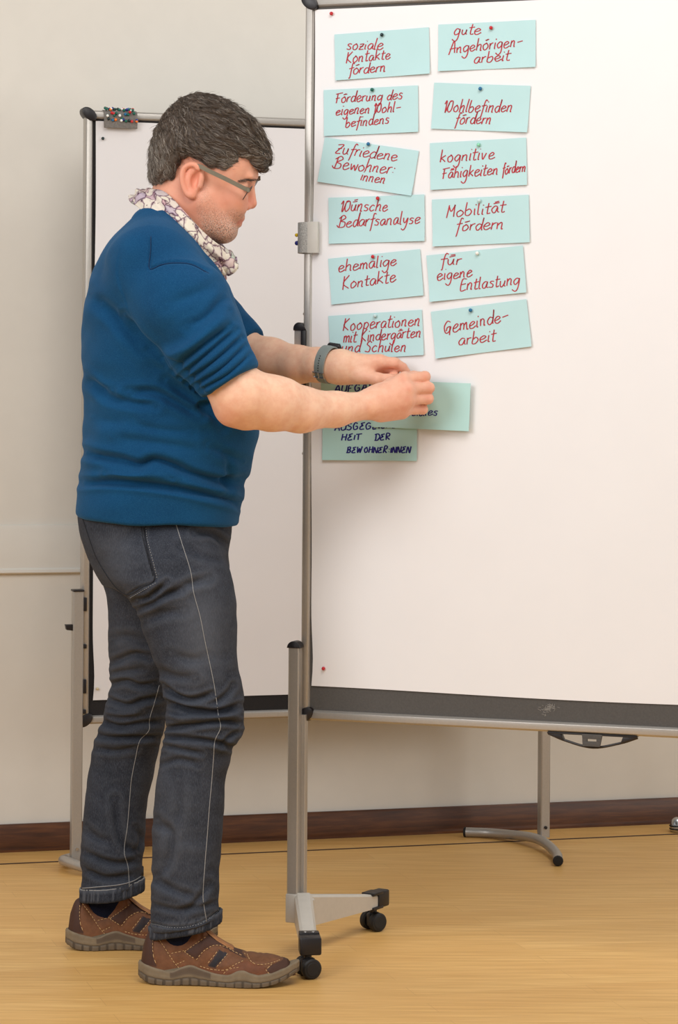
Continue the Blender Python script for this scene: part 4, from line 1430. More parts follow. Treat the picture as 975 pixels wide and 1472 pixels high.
def build_jumper():
    xs = axis_grid((-.565, -.10, .0030))
    ys = axis_grid((4.86, 5.20, .0032), (5.20, 5.54, .0050))
    zs = axis_grid((.88, 1.57, .0030))
    B = Field(xs, ys, zs)
    cy = 5.215
    rows = []
    for y, xb, xf, hy in ((318, 196, 262, .075), (340, 166, 292, .125), (365, 148, 310, .165), (400, 131, 326, .190), (450, 121, 343, .200), (500, 118.5, 356, .200), (550, 122, 364, .197),
                          (600, 122, 370, .195), (630, 121, 370, .194), (657, 119.5, 365, .192), (676, 117.5, 360, .190), (697, 114, 351, .187), (712, 112, 351, .186), (728, 110, 346, .183), (752, 109, 343, .180), (775, 109, 343, .178)):
        rows.append(zrow(y, xb, xf, cy, cy - hy, cy + hy))
    B.stack(rows, .0, 2.35)
    # shoulders
    for sg in (-1, 1):
        B.chain([Q(226, 338, sg * .07), Q(222, 372, sg * .150)], [.055, .075], .06)
    # near sleeve
    sl = [P(222, 392, 5.05), P(262, 440, 5.005), P(296, 494, 4.985), P(322, 536, 4.975), P(350, 581, 4.975)]
    B.chain(sl, [.088, .086, .074, .0585, .054], .030, kin=.03)
    # far sleeve
    fs = [P(226, 395, 5.385), P(272, 436, 5.43), P(318, 480, 5.425), P(346, 502, 5.405), P(372, 524, 5.375)]
    B.chain(fs, [.088, .080, .064, .054, .050], .030, kin=.03)
    # cut the sleeves open at the cuffs, the hem at the waist and the neck
    def plane(pt, nrm):
        pt, nrm = np.array(pt), np.array(nrm) / np.linalg.norm(nrm)
        return pt, nrm
    n1 = np.array(sl[4]) - np.array(sl[2]); p1 = np.array(P(331, 550, 4.975))
    n1 = n1 / np.linalg.norm(n1)
    def cutbox(pt, nrm, rad, lo, hi):
        def fn(X, Y, Z):
            return (-((X - pt[0]) * nrm[0] + (Y - pt[1]) * nrm[1] + (Z - pt[2]) * nrm[2])).astype(np.float32)
        sl_, X, Y, Z = B.sub(lo, hi)
        d = fn(X, Y, Z)
        r2 = np.sqrt((X - pt[0]) ** 2 + (Y - pt[1]) ** 2 + (Z - pt[2]) ** 2) - rad
        d = np.maximum(d, r2)
        B.F[sl_] = -smin(-B.F[sl_], d, .006)
    cutbox(p1, n1, .10, p1 - .12, p1 + .12)
    n2 = np.array(fs[4]) - np.array(fs[2]); n2 = n2 / np.linalg.norm(n2); p2 = np.array(P(352, 508, 5.400))
    cutbox(p2, n2, .085, p2 - .1, p2 + .1)
    # hem: front hangs a little lower
    def hem(X, Y, Z):
        a, b = P(112, 742, cy), P(340, 757, cy)
        zc = a.z + (b.z - a.z) * (X - a.x) / (b.x - a.x) - .004 * np.sin((X + .5) * 20)
        return (Z - zc + 0 * Y).astype(np.float32)
    B.F = -smin(-B.F, hem(xs[:, None, None], ys[None, :, None], zs[None, None, :]).astype(np.float32), .010)
    V, Fc = B.mesh()
    V = laplacian(V, Fc, 2, .4)
    k = 1.0
    FL = [
        ([(180, 452), (200, 480), (228, 508), (252, 526), (280, 556), (300, 575)], -.006, 5),
        ([(145, 437), (165, 455), (185, 478), (207, 500)], -.008, 8),
        ([(131, 552), (146, 566), (161, 574), (192, 580), (223, 583)], -.007, 6),
        ([(125, 540), (140, 556), (160, 563)], -.004, 5),
        ([(185, 565), (223, 565), (250, 577), (272, 589), (290, 597)], -.008, 6),
        ([(240, 548), (272, 570), (300, 590), (322, 612)], -.007, 7),
        ([(123, 651), (146, 657), (177, 663), (201, 668), (223, 661), (248, 668), (272, 680), (300, 689), (326, 694), (348, 692)], -.010, 6),
        ([(118, 694), (161, 693), (192, 695), (254, 703), (300, 712), (331, 720), (346, 726)], -.009, 5),
        ([(152, 680), (186, 684), (223, 682), (248, 688)], .006, 6),
        ([(160, 628), (200, 634), (250, 640), (300, 652)], -.003, 8),
        ([(190, 610), (230, 618), (275, 622)], -.003, 6),
        ([(300, 640), (330, 655), (352, 664)], -.005, 6),
        ([(328, 655), (330, 690), (326, 712)], -.004, 5),
        ([(251, 531), (285, 502), (328, 469)], -.006, 4),
        ([(260, 541), (300, 508), (338, 475)], -.0055, 3.6),
        ([(268, 549), (310, 518), (347, 486)], -.0050, 3.2),
        ([(278, 557), (318, 530), (352, 498)], -.0045, 3.0),
        ([(286, 562), (325, 540), (358, 511)], -.0040, 2.8),
        ([(232, 515), (272, 498), (312, 465), (328, 448)], .007, 8),
        ([(268, 470), (300, 452), (324, 424)], -.004, 6),
        ([(240, 440), (275, 425), (312, 410)], -.003, 8),
        ([(216, 344), (216, 372), (215, 386), (232, 380), (250, 377), (275, 379), (300, 392)], -.0028, 2.2),
        ([(128, 420), (150, 440), (168, 452)], -.003, 8),
        ([(130, 600), (160, 608), (190, 606)], -.003, 8),
    ]
    FL = [(p, dd * 1.55, w) for p, dd, w in FL]
    V = folds(V, Fc, FL, ycut=lambda q: q[:, 1] < 5.24)
    V = folds_back(V, Fc)
    # ribs of the cuff band and hem
    return V, Fc


def folds_back(V, Fc):
    """Loose cloth: shallow slanting waves all round."""
    N = vnormals(V, Fc)
    w = vnoise(V * np.array([9, 9, 22]) + 5, 3) - .5
    w2 = vnoise(V * np.array([18, 18, 34]) + 9, 4) - .5
    return V + N * ((w * .007 + w2 * .0035))[:, None]


jV, jF = build_jumper()
jumper = mk('jumper', jV, jF, M['knit'], person, smooth=True)
jumper['label'] = 'blue fine knit jumper with pushed-up sleeves'


# ------------------------------------------------------------------ jeans
def build_jeans():
    xs = axis_grid((-.56, -.16, .0031))
    ys = axis_grid((4.96, 5.53, .0036))
    zs = axis_grid((.075, .96, .0031))
    B = Field(xs, ys, zs)
    cy = 5.23
    rows = []
    for y, xb, xf, hy in ((722, 113, 335, .168), (745, 113, 334, .170), (770, 117, 332, .172), (795, 126, 328, .172), (815, 134, 330, .165), (840, 148, 330, .150)):
        rows.append(zrow(y, xb, xf, cy, cy - hy, cy + hy))
    B.stack(rows, .0, 2.4)
    near = []
    D = 5.125
    for y, xl, xr, hy in ((740, 205, 285, .040), (770, 180, 305, .080), (800, 160, 322, .095), (830, 160, 334, .100), (870, 192, 340, .098), (910, 207, 341, .095), (950, 222, 341.5, .090), (985, 232, 349, .086), (1012, 238, 351.5, .083), (1032, 239, 351, .081),
                          (1055, 235, 348, .078), (1074, 233, 336, .074), (1095, 230, 331, .071), (1117, 226, 325, .071), (1150, 222, 323, .071), (1195, 219.5, 320, .070), (1240, 218.5, 317.5, .069),
                          (1275, 217.5, 316, .068), (1300, 217, 315, .066), (1322, 216.5, 316, .066), (1338, 216.5, 316, .066), (1360, 217, 316, .066)):
        d = D - .015 * (y - 800) / 540
        rows_ = zrow(y, xl, xr, d, d - hy, d + hy)
        near.append(rows_)
    B2 = Field(xs, ys, zs); B2.stack(near, .0, 2.15)
    far = []
    for y, xl, xr, hy in ((740, 190, 270, .040), (770, 165, 285, .080), (800, 142, 296, .092), (830, 146, 296, .098), (862, 154, 290, .096), (892, 155.5, 282, .092), (935, 156, 268, .087), (960, 157, 256, .084), (985, 160, 247, .081), (1006, 155, 243, .080), (1037, 146, 238, .078),
                          (1058, 139, 233, .075), (1089, 131.5, 225, .071), (1117, 126, 220, .070), (1142, 123.5, 214, .070), (1170, 120.5, 210, .070), (1199, 118, 209, .069), (1218, 116.5, 208, .068),
                          (1242, 116, 203, .067), (1258, 119, 204, .066), (1275, 117, 205, .066), (1288, 116.5, 206, .066), (1310, 117, 206, .066)):
        d = 5.335 + .075 * min(1, max(0, (y - 800) / 300))
        far.append(zrow(y, xl, xr, d, d - hy, d + hy))
    B3 = Field(xs, ys, zs); B3.stack(far, .0, 2.15)
    smerge(B2, B3, .012)
    smerge(B, B2, .022)
    # cut the ankle openings level with the sighted hems
    X, Y, Z = xs[:, None, None], ys[None, :, None], zs[None, None, :]
    def hemz(pa, pb, Dn):
        a, b = P(*pa, Dn), P(*pb, Dn)
        return a.z + (b.z - a.z) * (X - a.x) / (b.x - a.x)
    zn = hemz((215, 1346), (318, 1326), 5.06)
    zf = hemz((116, 1291), (206, 1279), 5.35)
    zc = np.where(Y < 5.255, zn, zf)
    cut = (Z - zc).astype(np.float32)
    B.F = -smin(-B.F, cut, .006)
    V, Fc = B.mesh()
    V = laplacian(V, Fc, 2, .4)
    nearF = [
        ([(234, 986), (252, 1000), (275, 1006), (305, 998)], -.010, 5), ([(240, 1010), (271, 1020), (314, 1024), (345, 1014)], -.012, 5),
        ([(238, 1047), (277, 1043), (317, 1037), (347, 1041)], -.010, 4.5), ([(237, 1059), (271, 1062), (308, 1067), (334, 1075)], -.009, 4.5),
        ([(336, 985), (325, 1000), (305, 1012)], -.006, 5), ([(345, 1050), (330, 1060), (318, 1072)], -.007, 4),
        ([(240, 1028), (262, 1033), (292, 1032)], .007, 5), ([(300, 1032), (325, 1030), (346, 1028)], .006, 5),
        ([(236, 1072), (262, 1078), (290, 1083)], -.005, 4), ([(228, 1100), (255, 1092), (285, 1098)], -.004, 5),
        ([(228, 855), (252, 848), (277, 838), (300, 832)], -.006, 7), ([(196, 864), (212, 860), (231, 845), (240, 838)], -.009, 5),
        ([(198, 876), (218, 868), (240, 856), (262, 850)], -.008, 5), ([(205, 893), (235, 882), (265, 878)], -.004, 8),
        ([(280, 765), (308, 768), (327, 786)], -.007, 6), ([(262, 785), (295, 800), (330, 806)], -.003, 8),
        ([(300, 745), (318, 758), (330, 764)], -.004, 5),
        ([(222, 960), (250, 972), (280, 975)], -.004, 7), ([(245, 940), (275, 948), (300, 944)], -.003, 8),
        ([(225, 1180), (245, 1200), (240, 1240), (225, 1262)], -.006, 8), ([(222, 1262), (250, 1280), (285, 1290)], -.005, 7), ([(300, 1270), (285, 1295), (262, 1312)], -.005, 6),
        ([(218, 1300), (250, 1308), (280, 1306), (312, 1298)], -.004, 5),
        ([(255, 1120), (258, 1160), (250, 1190)], -.003, 9),
        ([(216, 1327), (250, 1333), (285, 1328), (318, 1308)], -.003, 2.0),
        ([(209, 745), (210, 780), (217, 815), (224, 834), (200, 845), (184, 855)], -.0025, 2.2),
    ]
    farF = [
        ([(155, 985), (180, 980), (200, 986), (222, 984)], -.007, 5), ([(154, 1005), (181, 1014), (203, 1008), (230, 1003)], -.010, 5), ([(146, 1037), (172, 1045), (209, 1040), (234, 1038)], -.009, 5),
        ([(138, 1056), (160, 1061), (203, 1061), (228, 1060)], -.009, 4.5), ([(156, 955), (172, 948), (194, 941), (215, 945)], -.007, 6), ([(156, 968), (180, 965), (205, 962)], -.004, 5),
        ([(150, 1022), (175, 1026), (205, 1022)], .006, 5), ([(136, 1075), (165, 1080), (195, 1076)], -.005, 5), ([(157, 920), (180, 915), (205, 922)], -.004, 8),
        ([(165, 1150), (170, 1190), (180, 1215), (200, 1228)], -.006, 7), ([(120, 1225), (150, 1238), (175, 1242), (200, 1236)], -.007, 6), ([(120, 1250), (150, 1262), (185, 1260)], -.006, 5),
        ([(122, 1190), (140, 1205), (165, 1212)], -.004, 7), ([(196, 1190), (204, 1205), (198, 1225)], -.005, 5),
    ]
    # soft random wrinkles first, stronger round the knees and ankles
    N = vnormals(V, Fc)
    u, v = pix(V)
    amp = .0014 + .0030 * np.exp(-((v - 1030) / 55) ** 2) + .0026 * np.exp(-((v - 1270) / 50) ** 2)
    wv = vnoise(V * np.array([14, 14, 44]) + 3, 11) - .5
    wv2 = vnoise(V * np.array([34, 34, 60]) + 1, 12) - .5
    V = V + N * (amp * (wv * 1.6 + wv2 * .7))[:, None]
    nearF = [(p, dd * 1.15, w * .8) for p, dd, w in nearF]
    farF = [(p, dd * 1.15, w * .8) for p, dd, w in farF]
    V = folds(V, Fc, nearF, ycut=lambda q: (q[:, 1] < 5.22))
    V = folds(V, Fc, farF, ycut=lambda q: (q[:, 1] > 5.255))
    return V, Fc


pV, pF = build_jeans()
jeans = mk('jeans', pV, pF, M['denim'], person, smooth=True)
jeans['label'] = 'dark grey denim jeans with pale side seams'
u_, v_ = pix(pV)
wear = .55 * np.exp(-(((u_ - 290) / 32) ** 2 + ((v_ - 905) / 75) ** 2)) + .35 * np.exp(-(((u_ - 165) / 30) ** 2 + ((v_ - 800) / 40) ** 2)) + .25 * np.exp(-(((u_ - 180) / 22) ** 2 + ((v_ - 950) / 60) ** 2)) + .22 * np.exp(-(((u_ - 250) / 40) ** 2 + ((v_ - 1190) / 90) ** 2))
hemw = np.maximum(np.exp(-((pV[:, 2] - (EYE - (1336 - .2 * (u_ - 216) - HORIZON) * 5.06 / F_PX)) / .007) ** 2) * (pV[:, 1] < 5.25), 0) * .35 * (vnoise(pV * 220, 5) > .45)
_N = vnormals(pV, pF)
_L = laplacian(pV, pF, 6, .6)
_cv = ((pV - _L) * _N).sum(1)
wear = wear + np.clip(_cv / .0020, 0, .16)
wear = np.clip(wear + hemw, 0, 1)
setcol(jeans, 'wear', np.stack([wear, wear, wear, np.ones_like(wear)], 1))


# ------------------------------------------------------------------ seams laid on cloth
def bvh_of(V, Fc):
    return BVHTree.FromPolygons([Vector(p) for p in V], [tuple(int(i) for i in q) for q in Fc])


jeans_bvh = bvh_of(pV, pF)
jumper_bvh = bvh_of(jV, jF)


def seam(name, bvh, pts, mat, parent, r=.0011, step=6, lift=.0003, dash=0, n=6):
    sp = spline(pts, step)
    eye = Vector((0, 0, EYE))
    out = []
    for q in sp:
        d = (P(q[0], q[1], 1.0) - eye).normalized()
        h, nn, _, _ = bvh.ray_cast(eye, d)
        if h is not None:
            out.append(h + nn * lift)
    m = MB()
    if dash:
        fine = []
        for i in range(len(out) - 1):
            L = (out[i + 1] - out[i]).length
            k = max(1, int(L / .0012))
            fine += [out[i].lerp(out[i + 1], t / k) for t in range(k)]
        i = 0
        while i + dash < len(fine):
            m.tube(fine[i:i + dash], r, 5)
            i += dash + max(1, dash // 2)
    else:
        m.tube(out, r, n)
    return mk(name, m.v, m.f, mat, parent, smooth=True)


seam('side_seam', jeans_bvh, [(252, 750), (261.5, 781), (274, 821), (278.5, 852), (287.7, 886), (295, 923), (303, 960), (309, 991), (314, 1028), (317, 1046), (309, 1065), (307, 1089), (304.6, 1120), (301, 1160), (298, 1200), (294, 1250), (292, 1290), (297, 1325)], M['stitch'], jeans, .0008)
seam('side_seam', jeans_bvh, [(229, 985), (222, 1010), (215, 1034), (214, 1050), (201, 1065), (195, 1089), (189, 1120), (187, 1142), (183, 1189), (178.5, 1223), (184, 1246), (186, 1275)], M['stitch'], jeans, .0008)
pk = [(119, 745), (131, 781), (141, 806), (164, 841), (184, 855), (205, 844), (222, 832), (215, 800), (208, 772), (205, 750)]
seam('pocket_stitching', jeans_bvh, pk, M['stitch_dark'], jeans, .0014, 6)
seam('pocket_stitching', jeans_bvh, [(209.5, 750), (212, 775), (219, 803), (227, 834)], M['stitch'], jeans, .0006, 6, .0006, dash=3)
seam('pocket_stitching', jeans_bvh, [(202, 750), (206, 775), (213, 803), (220, 828)], M['stitch_dark'], jeans, .0010)
seam('pocket_stitching', jeans_bvh, [(224, 838), (205, 849), (186, 860)], M['stitch'], jeans, .0006, 6, .0006, dash=3)
seam('pocket_stitching', jeans_bvh, [(121, 744), (150, 748), (180, 746)], M['stitch'], jeans, .0008, 6, .0006)
seam('hem_stitching', jeans_bvh, [(218, 1328), (250, 1334), (285, 1329), (304, 1318), (315, 1307)], M['stitch'], jeans, .0006, 8, .0006, dash=3)
seam('hem_stitching', jeans_bvh, [(118, 1277), (140, 1275), (170, 1272), (190, 1267), (204, 1259)], M['stitch'], jeans, .0010, 8, .0004)
seam('shoulder_seam', jumper_bvh, [(217, 340), (216.5, 360), (215, 386), (232, 380.5), (250, 378), (275, 380), (300, 393)], plain('dark_blue_seam', (10, 44, 78), .9), jumper, .0009)

# ------------------------------------------------------------------ scarf
def build_scarf():
    ring = [(204, 281, .0), (222, 290, -.070), (258, 324, -.100), (293, 357, -.082), (318, 378, -.035), (325, 381, .0), (318, 374, .04), (296, 346, .085), (260, 316, .105), (224, 287, .075)]
    sp = spline([Q(*r) for r in ring], 10, closed=True)
    n = len(sp)
    ctr = sp.mean(0)
    ax = np.array(Q(326, 380, 0)) - np.array(Q(206, 270, 0)); ax /= np.linalg.norm(ax)
    up = np.cross(np.array([0, 1.0, 0]), ax); up /= np.linalg.norm(up)
    if up[2] < 0: up = -up
    V, Fc = [], []
    K = 40
    for i in range(n):
        t = i / n
        p = sp[i]
        rad = p - ctr; rad -= up * (rad @ up); rad /= np.linalg.norm(rad)
        hgt = .0270 + .003 * math.sin(t * 17) - .002 * math.exp(-((min(t, 1 - t)) / .08) ** 2)
        thk = .0125
        for k in range(K):
            a = 2 * math.pi * k / K
            c, s_ = math.cos(a), math.sin(a)
            fold = .0045 * math.sin(3.2 * s_ * 2 + 5 * math.sin(t * 6.28) + 1.2) * max(0, c) + .0022 * math.sin(s_ * 11 + t * 30) * max(0, c) + .002 * math.sin(t * 55 + s_ * 3)
            lean = -.010 * s_
            V.append(p + up * (s_ * hgt) + rad * (c * thk + fold + lean))
    for i in range(n):
        j = (i + 1) % n
        for k in range(K):
            l = (k + 1) % K
            Fc.append((i * K + k, i * K + l, j * K + l, j * K + k))
    return np.array(V), Fc


sV, sF = build_scarf()
scarf = mk('scarf', sV, sF, M['scarf'], person, smooth=True)
scarf['label'] = 'cream and mauve printed scarf wound round the neck'
m = MB()
for q0, q1, q2, r in (((318, 372, -.03), (330, 384, -.028), (336, 391, -.024), .019), ((322, 366, .00), (332, 374, .004), (340, 376, .008), .013)):
    pts = spline([Q(*q0), Q(*q1), Q(*q2)], 6)
    rs = [r * (1 - .25 * (i / (len(pts) - 1)) ** 2) * (1 + .12 * math.sin(i * 1.7)) for i in range(len(pts))]
    rs[-1] *= .55
    m.tube(pts, rs, 16)
mk('scarf_end', m.v, m.f, M['scarf'], scarf, smooth=True)

# ------------------------------------------------------------------ hair
HAIR_OUT = [(213, 262), (214, 250), (215, 238), (217, 222), (219, 205), (224, 190), (231, 176), (240, 162), (250, 151), (259, 141), (270, 136), (288, 133), (308, 134.5), (329, 143), (347, 153.5),
            (364, 165.5), (380, 184), (391, 201), (399, 217), (400, 232), (397, 243), (391, 252), (383, 257), (375, 254), (370, 249), (364, 243), (357, 237), (347, 236), (341, 241), (335, 249), (326, 252), (316, 250.5),
            (305, 247), (297, 243), (291, 238), (283, 232), (272, 231), (264, 236), (259, 246), (257, 258), (252, 265), (240, 269), (226, 271), (218, 268)]


def build_hair_volume():
    xs = axis_grid((-.40, -.10, .003)); ys = axis_grid((5.08, 5.32, .003)); zs = axis_grid((1.54, 1.80, .003))
    B = Field(xs, ys, zs)
    XX, ZZ = np.meshgrid(xs, zs, indexing='ij')
    U, Vv = pix(np.stack([XX, np.full_like(XX, 5.2), ZZ], -1))
    d = polydist(U, Vv, HAIR_OUT + HAIR_OUT[:1])
    d = np.where(inpoly(U, Vv, HAIR_OUT), -d, d) / S0
    Y = ys[None, :, None] - 5.2
    c1 = np.array(Q(288, 215)); c2 = np.array(Q(360, 212))
    X, Z = xs[:, None, None], zs[None, None, :]
    g1 = np.sqrt(((X - c1[0]) / .150) ** 2 + ((Z - c1[2]) / .135) ** 2 + (Y / .0885) ** 2)
    e = (g1 - 1) * .085
    B.F = -smin(-(d[:, None, :] + 0 * Y), -e, .030).astype(np.float32) if False else smax(d[:, None, :] + 0 * Y, e, .034).astype(np.float32)
    V, Fc = B.mesh()
    V = laplacian(V, Fc, 2, .4)
    N = vnormals(V, Fc)
    u, v = pix(V)
    kx, ky = u - 258, v - 160
    ang = np.arctan2(ky, kx); rad = np.hypot(kx, ky)
    wv = np.sin(ang * 34 + 2.5 * np.sin(rad * .09) + vnoise(V * 60, 8) * 5) * .0013 + (vnoise(V * np.array([90, 60, 90]), 9) - .5) * .005
    return V + N * wv[:, None], Fc


def smax(a, b, k):
    return -smin(-a, -b, k)


hV, hF = build_hair_volume()
hair = mk('hair', hV, hF, M['hair'], person, smooth=True)


def grey_amount(u, v):
    g = .12 + .95 * np.exp(-(((u - 318) / 30) ** 2 + ((v - 243) / 13) ** 2)) + .6 * np.exp(-(((u - 232) / 26) ** 2 + ((v - 262) / 16) ** 2)) + .45 * np.exp(-(((u - 222) / 14) ** 2 + ((v - 225) / 30) ** 2))
    g = g + .25 * np.exp(-(((u - 350) / 30) ** 2 + ((v - 228) / 10) ** 2)) + .12 * np.clip((v - 170) / 60, 0, 1)
    return np.clip(g, 0, .9)


u_, v_ = pix(hV)
g_ = grey_amount(u_, v_) * .85
hc = np.array(lin4((70, 59, 51)))[None] * (1 - g_[:, None]) + np.array(lin4((122, 112, 102)))[None] * g_[:, None]
setcol(hair, 'tone', hc)


def build_strands(count=11000):
    tri = np.concatenate([hF[:, [0, 1, 2]], hF[:, [0, 2, 3]]])
    A = np.linalg.norm(np.cross(hV[tri[:, 1]] - hV[tri[:, 0]], hV[tri[:, 2]] - hV[tri[:, 0]]), axis=1)
    ctr = hV[tri].mean(1)
    uu, vv = pix(ctr)
    pick = rng.choice(len(tri), count, p=A / A.sum())
    w = rng.random((count, 2)); w = np.where(w.sum(1, keepdims=True) > 1, 1 - w, w)
    p0 = hV[tri[pick, 0]] + (hV[tri[pick, 1]] - hV[tri[pick, 0]]) * w[:, :1] + (hV[tri[pick, 2]] - hV[tri[pick, 0]]) * w[:, 1:]
    bvh = bvh_of(hV, hF)
    V, Fc, T = [], [], []
    dark, grey = np.array(lin((88, 75, 64))), np.array(lin((164, 155, 144)))
    K = np.array(P(258, 158, 5.2))
    for q in p0:
        q = Vector(q)
        u, v = pix(np.array(q))
        L = random.uniform(.020, .042)
        if v > 235: L *= .6
        steps = 6
        ph = random.random() * 6.28; wl = random.uniform(260, 420); amp = random.uniform(.0006, .0016)
        lift = random.uniform(-.0008, .0016) if random.random() > .06 else random.uniform(.002, .0045)
        pts = []
        c = q.copy()
        gcur = grey_amount(np.array(u), np.array(v))
        for s_ in range(steps):
            h, nn, _, _ = bvh.find_nearest(c)
            if h is None: break
            f = Vector((h.x - K[0], (h.y - K[1]) * 1.2, h.z - K[2]))
            f = f + Vector((.13 if (v > 195 and u > 250) else .035 if v > 180 else .012, 0, -.012))
            f = f - nn * f.dot(nn)
            f = f.normalized() if f.length > 1e-6 else Vector((1, 0, 0))
            sd = nn.cross(f)
            off = sd * (math.sin(ph + s_ * L / steps * wl) * amp)
            t = s_ / (steps - 1)
            pts.append(h + nn * (.0006 + lift * (t ** 1.5) * 2.2 + .0004 * random.random()) + off)
            c = h + f * (L / steps)
        if len(pts) < 3: continue
        r0 = random.uniform(.0003, .00062)
        isg = random.random() < gcur
        col = (grey * random.uniform(.6, 1.05)) if isg else dark * random.uniform(.55, 1.7)
        n0 = len(V)
        for i, p in enumerate(pts):
            d = (pts[min(i + 1, len(pts) - 1)] - pts[max(i - 1, 0)]).normalized()
            a = d.orthogonal().normalized(); b = d.cross(a)
            r = r0 * (1 - .8 * (i / (len(pts) - 1)) ** 2)
            for k in range(3):
                th = k * 2.0944
                V.append(p + a * (math.cos(th) * r) + b * (math.sin(th) * r)); T.append((*col, 1))
        for i in range(len(pts) - 1):
            for k in range(3):
                l = (k + 1) % 3
                Fc.append((n0 + i * 3 + k, n0 + i * 3 + l, n0 + i * 3 + 3 + l, n0 + i * 3 + 3 + k))
    return np.array([tuple(p) for p in V]), np.array(Fc), np.array(T)


stV, stF, stT = build_strands()
strands = mk('hair_strands', stV, stF, M['hair'], hair, smooth=True)
tag(strands, kind='stuff')
setcol(strands, 'tone', stT)

# eyebrows
bvh_b = bvh_of(bV, bF)
M['brow'] = plain('grey_brown_brow', (104, 82, 68), .7, var=.3, nscale=300)
for sg in (-1, 1):
    m = MB()
    for k in range(80):
        t = random.random()
        c = Q(341 + 24 * t, 260.5 - 5 * math.sin(t * 2.4) + random.gauss(0, 1.1), HD + sg * (.052 - .034 * t))
        h, nn, _, _ = bvh_b.find_nearest(Vector(c))
        d = Vector((.010, sg * -.004, .001 + random.gauss(0, .002)))
        m.tube([h + nn * .0004, h + d * .5 + nn * .0016, h + d * .9 + nn * .0012], [.0004, .00035, .0001], 4)
    ml = MB()
    for k in range(26):
        t = k / 25
        c = Q(346 + 11 * t, 271.2 + 1.6 * math.sin(t * 3.1), HD + sg * (.046 - .026 * t))
        h, nn, _, _ = bvh_b.find_nearest(Vector(c))
        ml.tube([h, h + nn * .0030 + Vector((.0022, 0, -.0022)), h + nn * .0052 + Vector((.0048, 0, -.0030))], [.0005, .0004, .0001], 4)
    tag(mk('eyelashes', ml.v, ml.f, M['brow'], hair, smooth=True), kind='stuff')
    tag(mk('eyebrow', m.v, m.f, M['brow'], hair, smooth=True), kind='stuff')
# ------------------------------------------------------------------ socks and shoes
def leather_mat():
    m, nt, b = new_mat('brown_nubuck')
    v = coords(nt)
    n = noise(nt, v, 70, 4, .65)
    c = mixc(nt, ramp(nt, n, [(.3, (.45, .45, .45, 1)), (.72, (0, 0, 0, 1))]), attr_col(nt, 'tone'), lin4((66, 40, 26)))
    nt.links.new(c, b.inputs['Base Color'])
    b.inputs['Roughness'].default_value = .62
    b.inputs['Specular IOR Level'].default_value = .3
    bump(nt, b, noise(nt, v, 420, 3, .6), .25, .001)
    return m


def sole_mat():
    m, nt, b = new_mat('taupe_rubber_sole')
    v = coords(nt)
    n = noise(nt, v, 45, 3)
    c = mixc(nt, ramp(nt, n, [(.35, (.35, .35, .35, 1)), (.7, (0, 0, 0, 1))]), attr_col(nt, 'tone'), lin4((70, 58, 46)))
    nt.links.new(c, b.inputs['Base Color'])
    b.inputs['Roughness'].default_value = .7
    return m


M['leather'] = leather_mat()
M['sole'] = sole_mat()
M['tan_thread'] = plain('tan_thread', (196, 160, 112), .8, var=.15, nscale=300)


def crop2loc(pts):
    """Side-view sketch coordinates of the shoe to metres along and above the sole."""
    return [((180 + x / 3.75 - 200) / 725.0, (1418.5 - (1300 + y / 3.75)) / 725.0) for x, y in pts]


SHOE_PANELS = [
    (crop2loc([(150, 150), (165, 178), (150, 240), (155, 300), (182, 352), (60, 352), (60, 150)]), (70, 46, 38)),
    (crop2loc([(325, 265), (470, 165), (520, 130), (545, 165), (560, 222), (590, 245), (660, 288), (640, 290), (580, 265), (525, 237), (480, 230), (430, 255), (390, 305)]), (74, 50, 42)),
    (crop2loc([(765, 345), (800, 322), (870, 302), (915, 275), (960, 270), (960, 345), (900, 400), (800, 390)]), (76, 50, 40)),
    (crop2loc([(450, 337), (510, 253), (560, 268), (492, 347)]), (36, 38, 46)),
    (crop2loc([(525, 120), (550, 120), (625, 195), (715, 250), (690, 280), (600, 235), (545, 195)]), (150, 98, 56)),
    (crop2loc([(270, 365), (330, 330), (410, 338), (470, 352), (545, 352), (600, 322), (650, 300), (690, 310), (740, 322), (770, 345), (800, 390), (700, 420), (500, 420), (350, 380)]), (122, 74, 48)),
]
SHOE_STITCH = [crop2loc(q) for q in (
    [(152, 190), (152, 250), (160, 300), (180, 345)], [(166, 182), (220, 250), (270, 320), (308, 362)], [(390, 305), (430, 257), (480, 231), (530, 238), (590, 265), (655, 290)],
    [(324, 265), (390, 306)], [(324, 265), (410, 205), (500, 146)], [(285, 330), (335, 308)], [(255, 275), (310, 262), (330, 258)], [(410, 338), (470, 352), (545, 352), (600, 322), (650, 300)],
    [(655, 275), (692, 312), (740, 322), (830, 309), (872, 290), (850, 278), (800, 276)], [(520, 402), (560, 352), (640, 330)], [(765, 347), (800, 385)], [(545, 165), (560, 222), (600, 245), (660, 288)],
    [(500, 262), (438, 338)], [(556, 272), (494, 346)], [(795, 322), (765, 347)])]


def lerp_tab(tab, t):
    xs = np.array([q[0] for q in tab]); return smooth_interp(xs, np.array([q[1] for q in tab]), np.asarray(t, float))


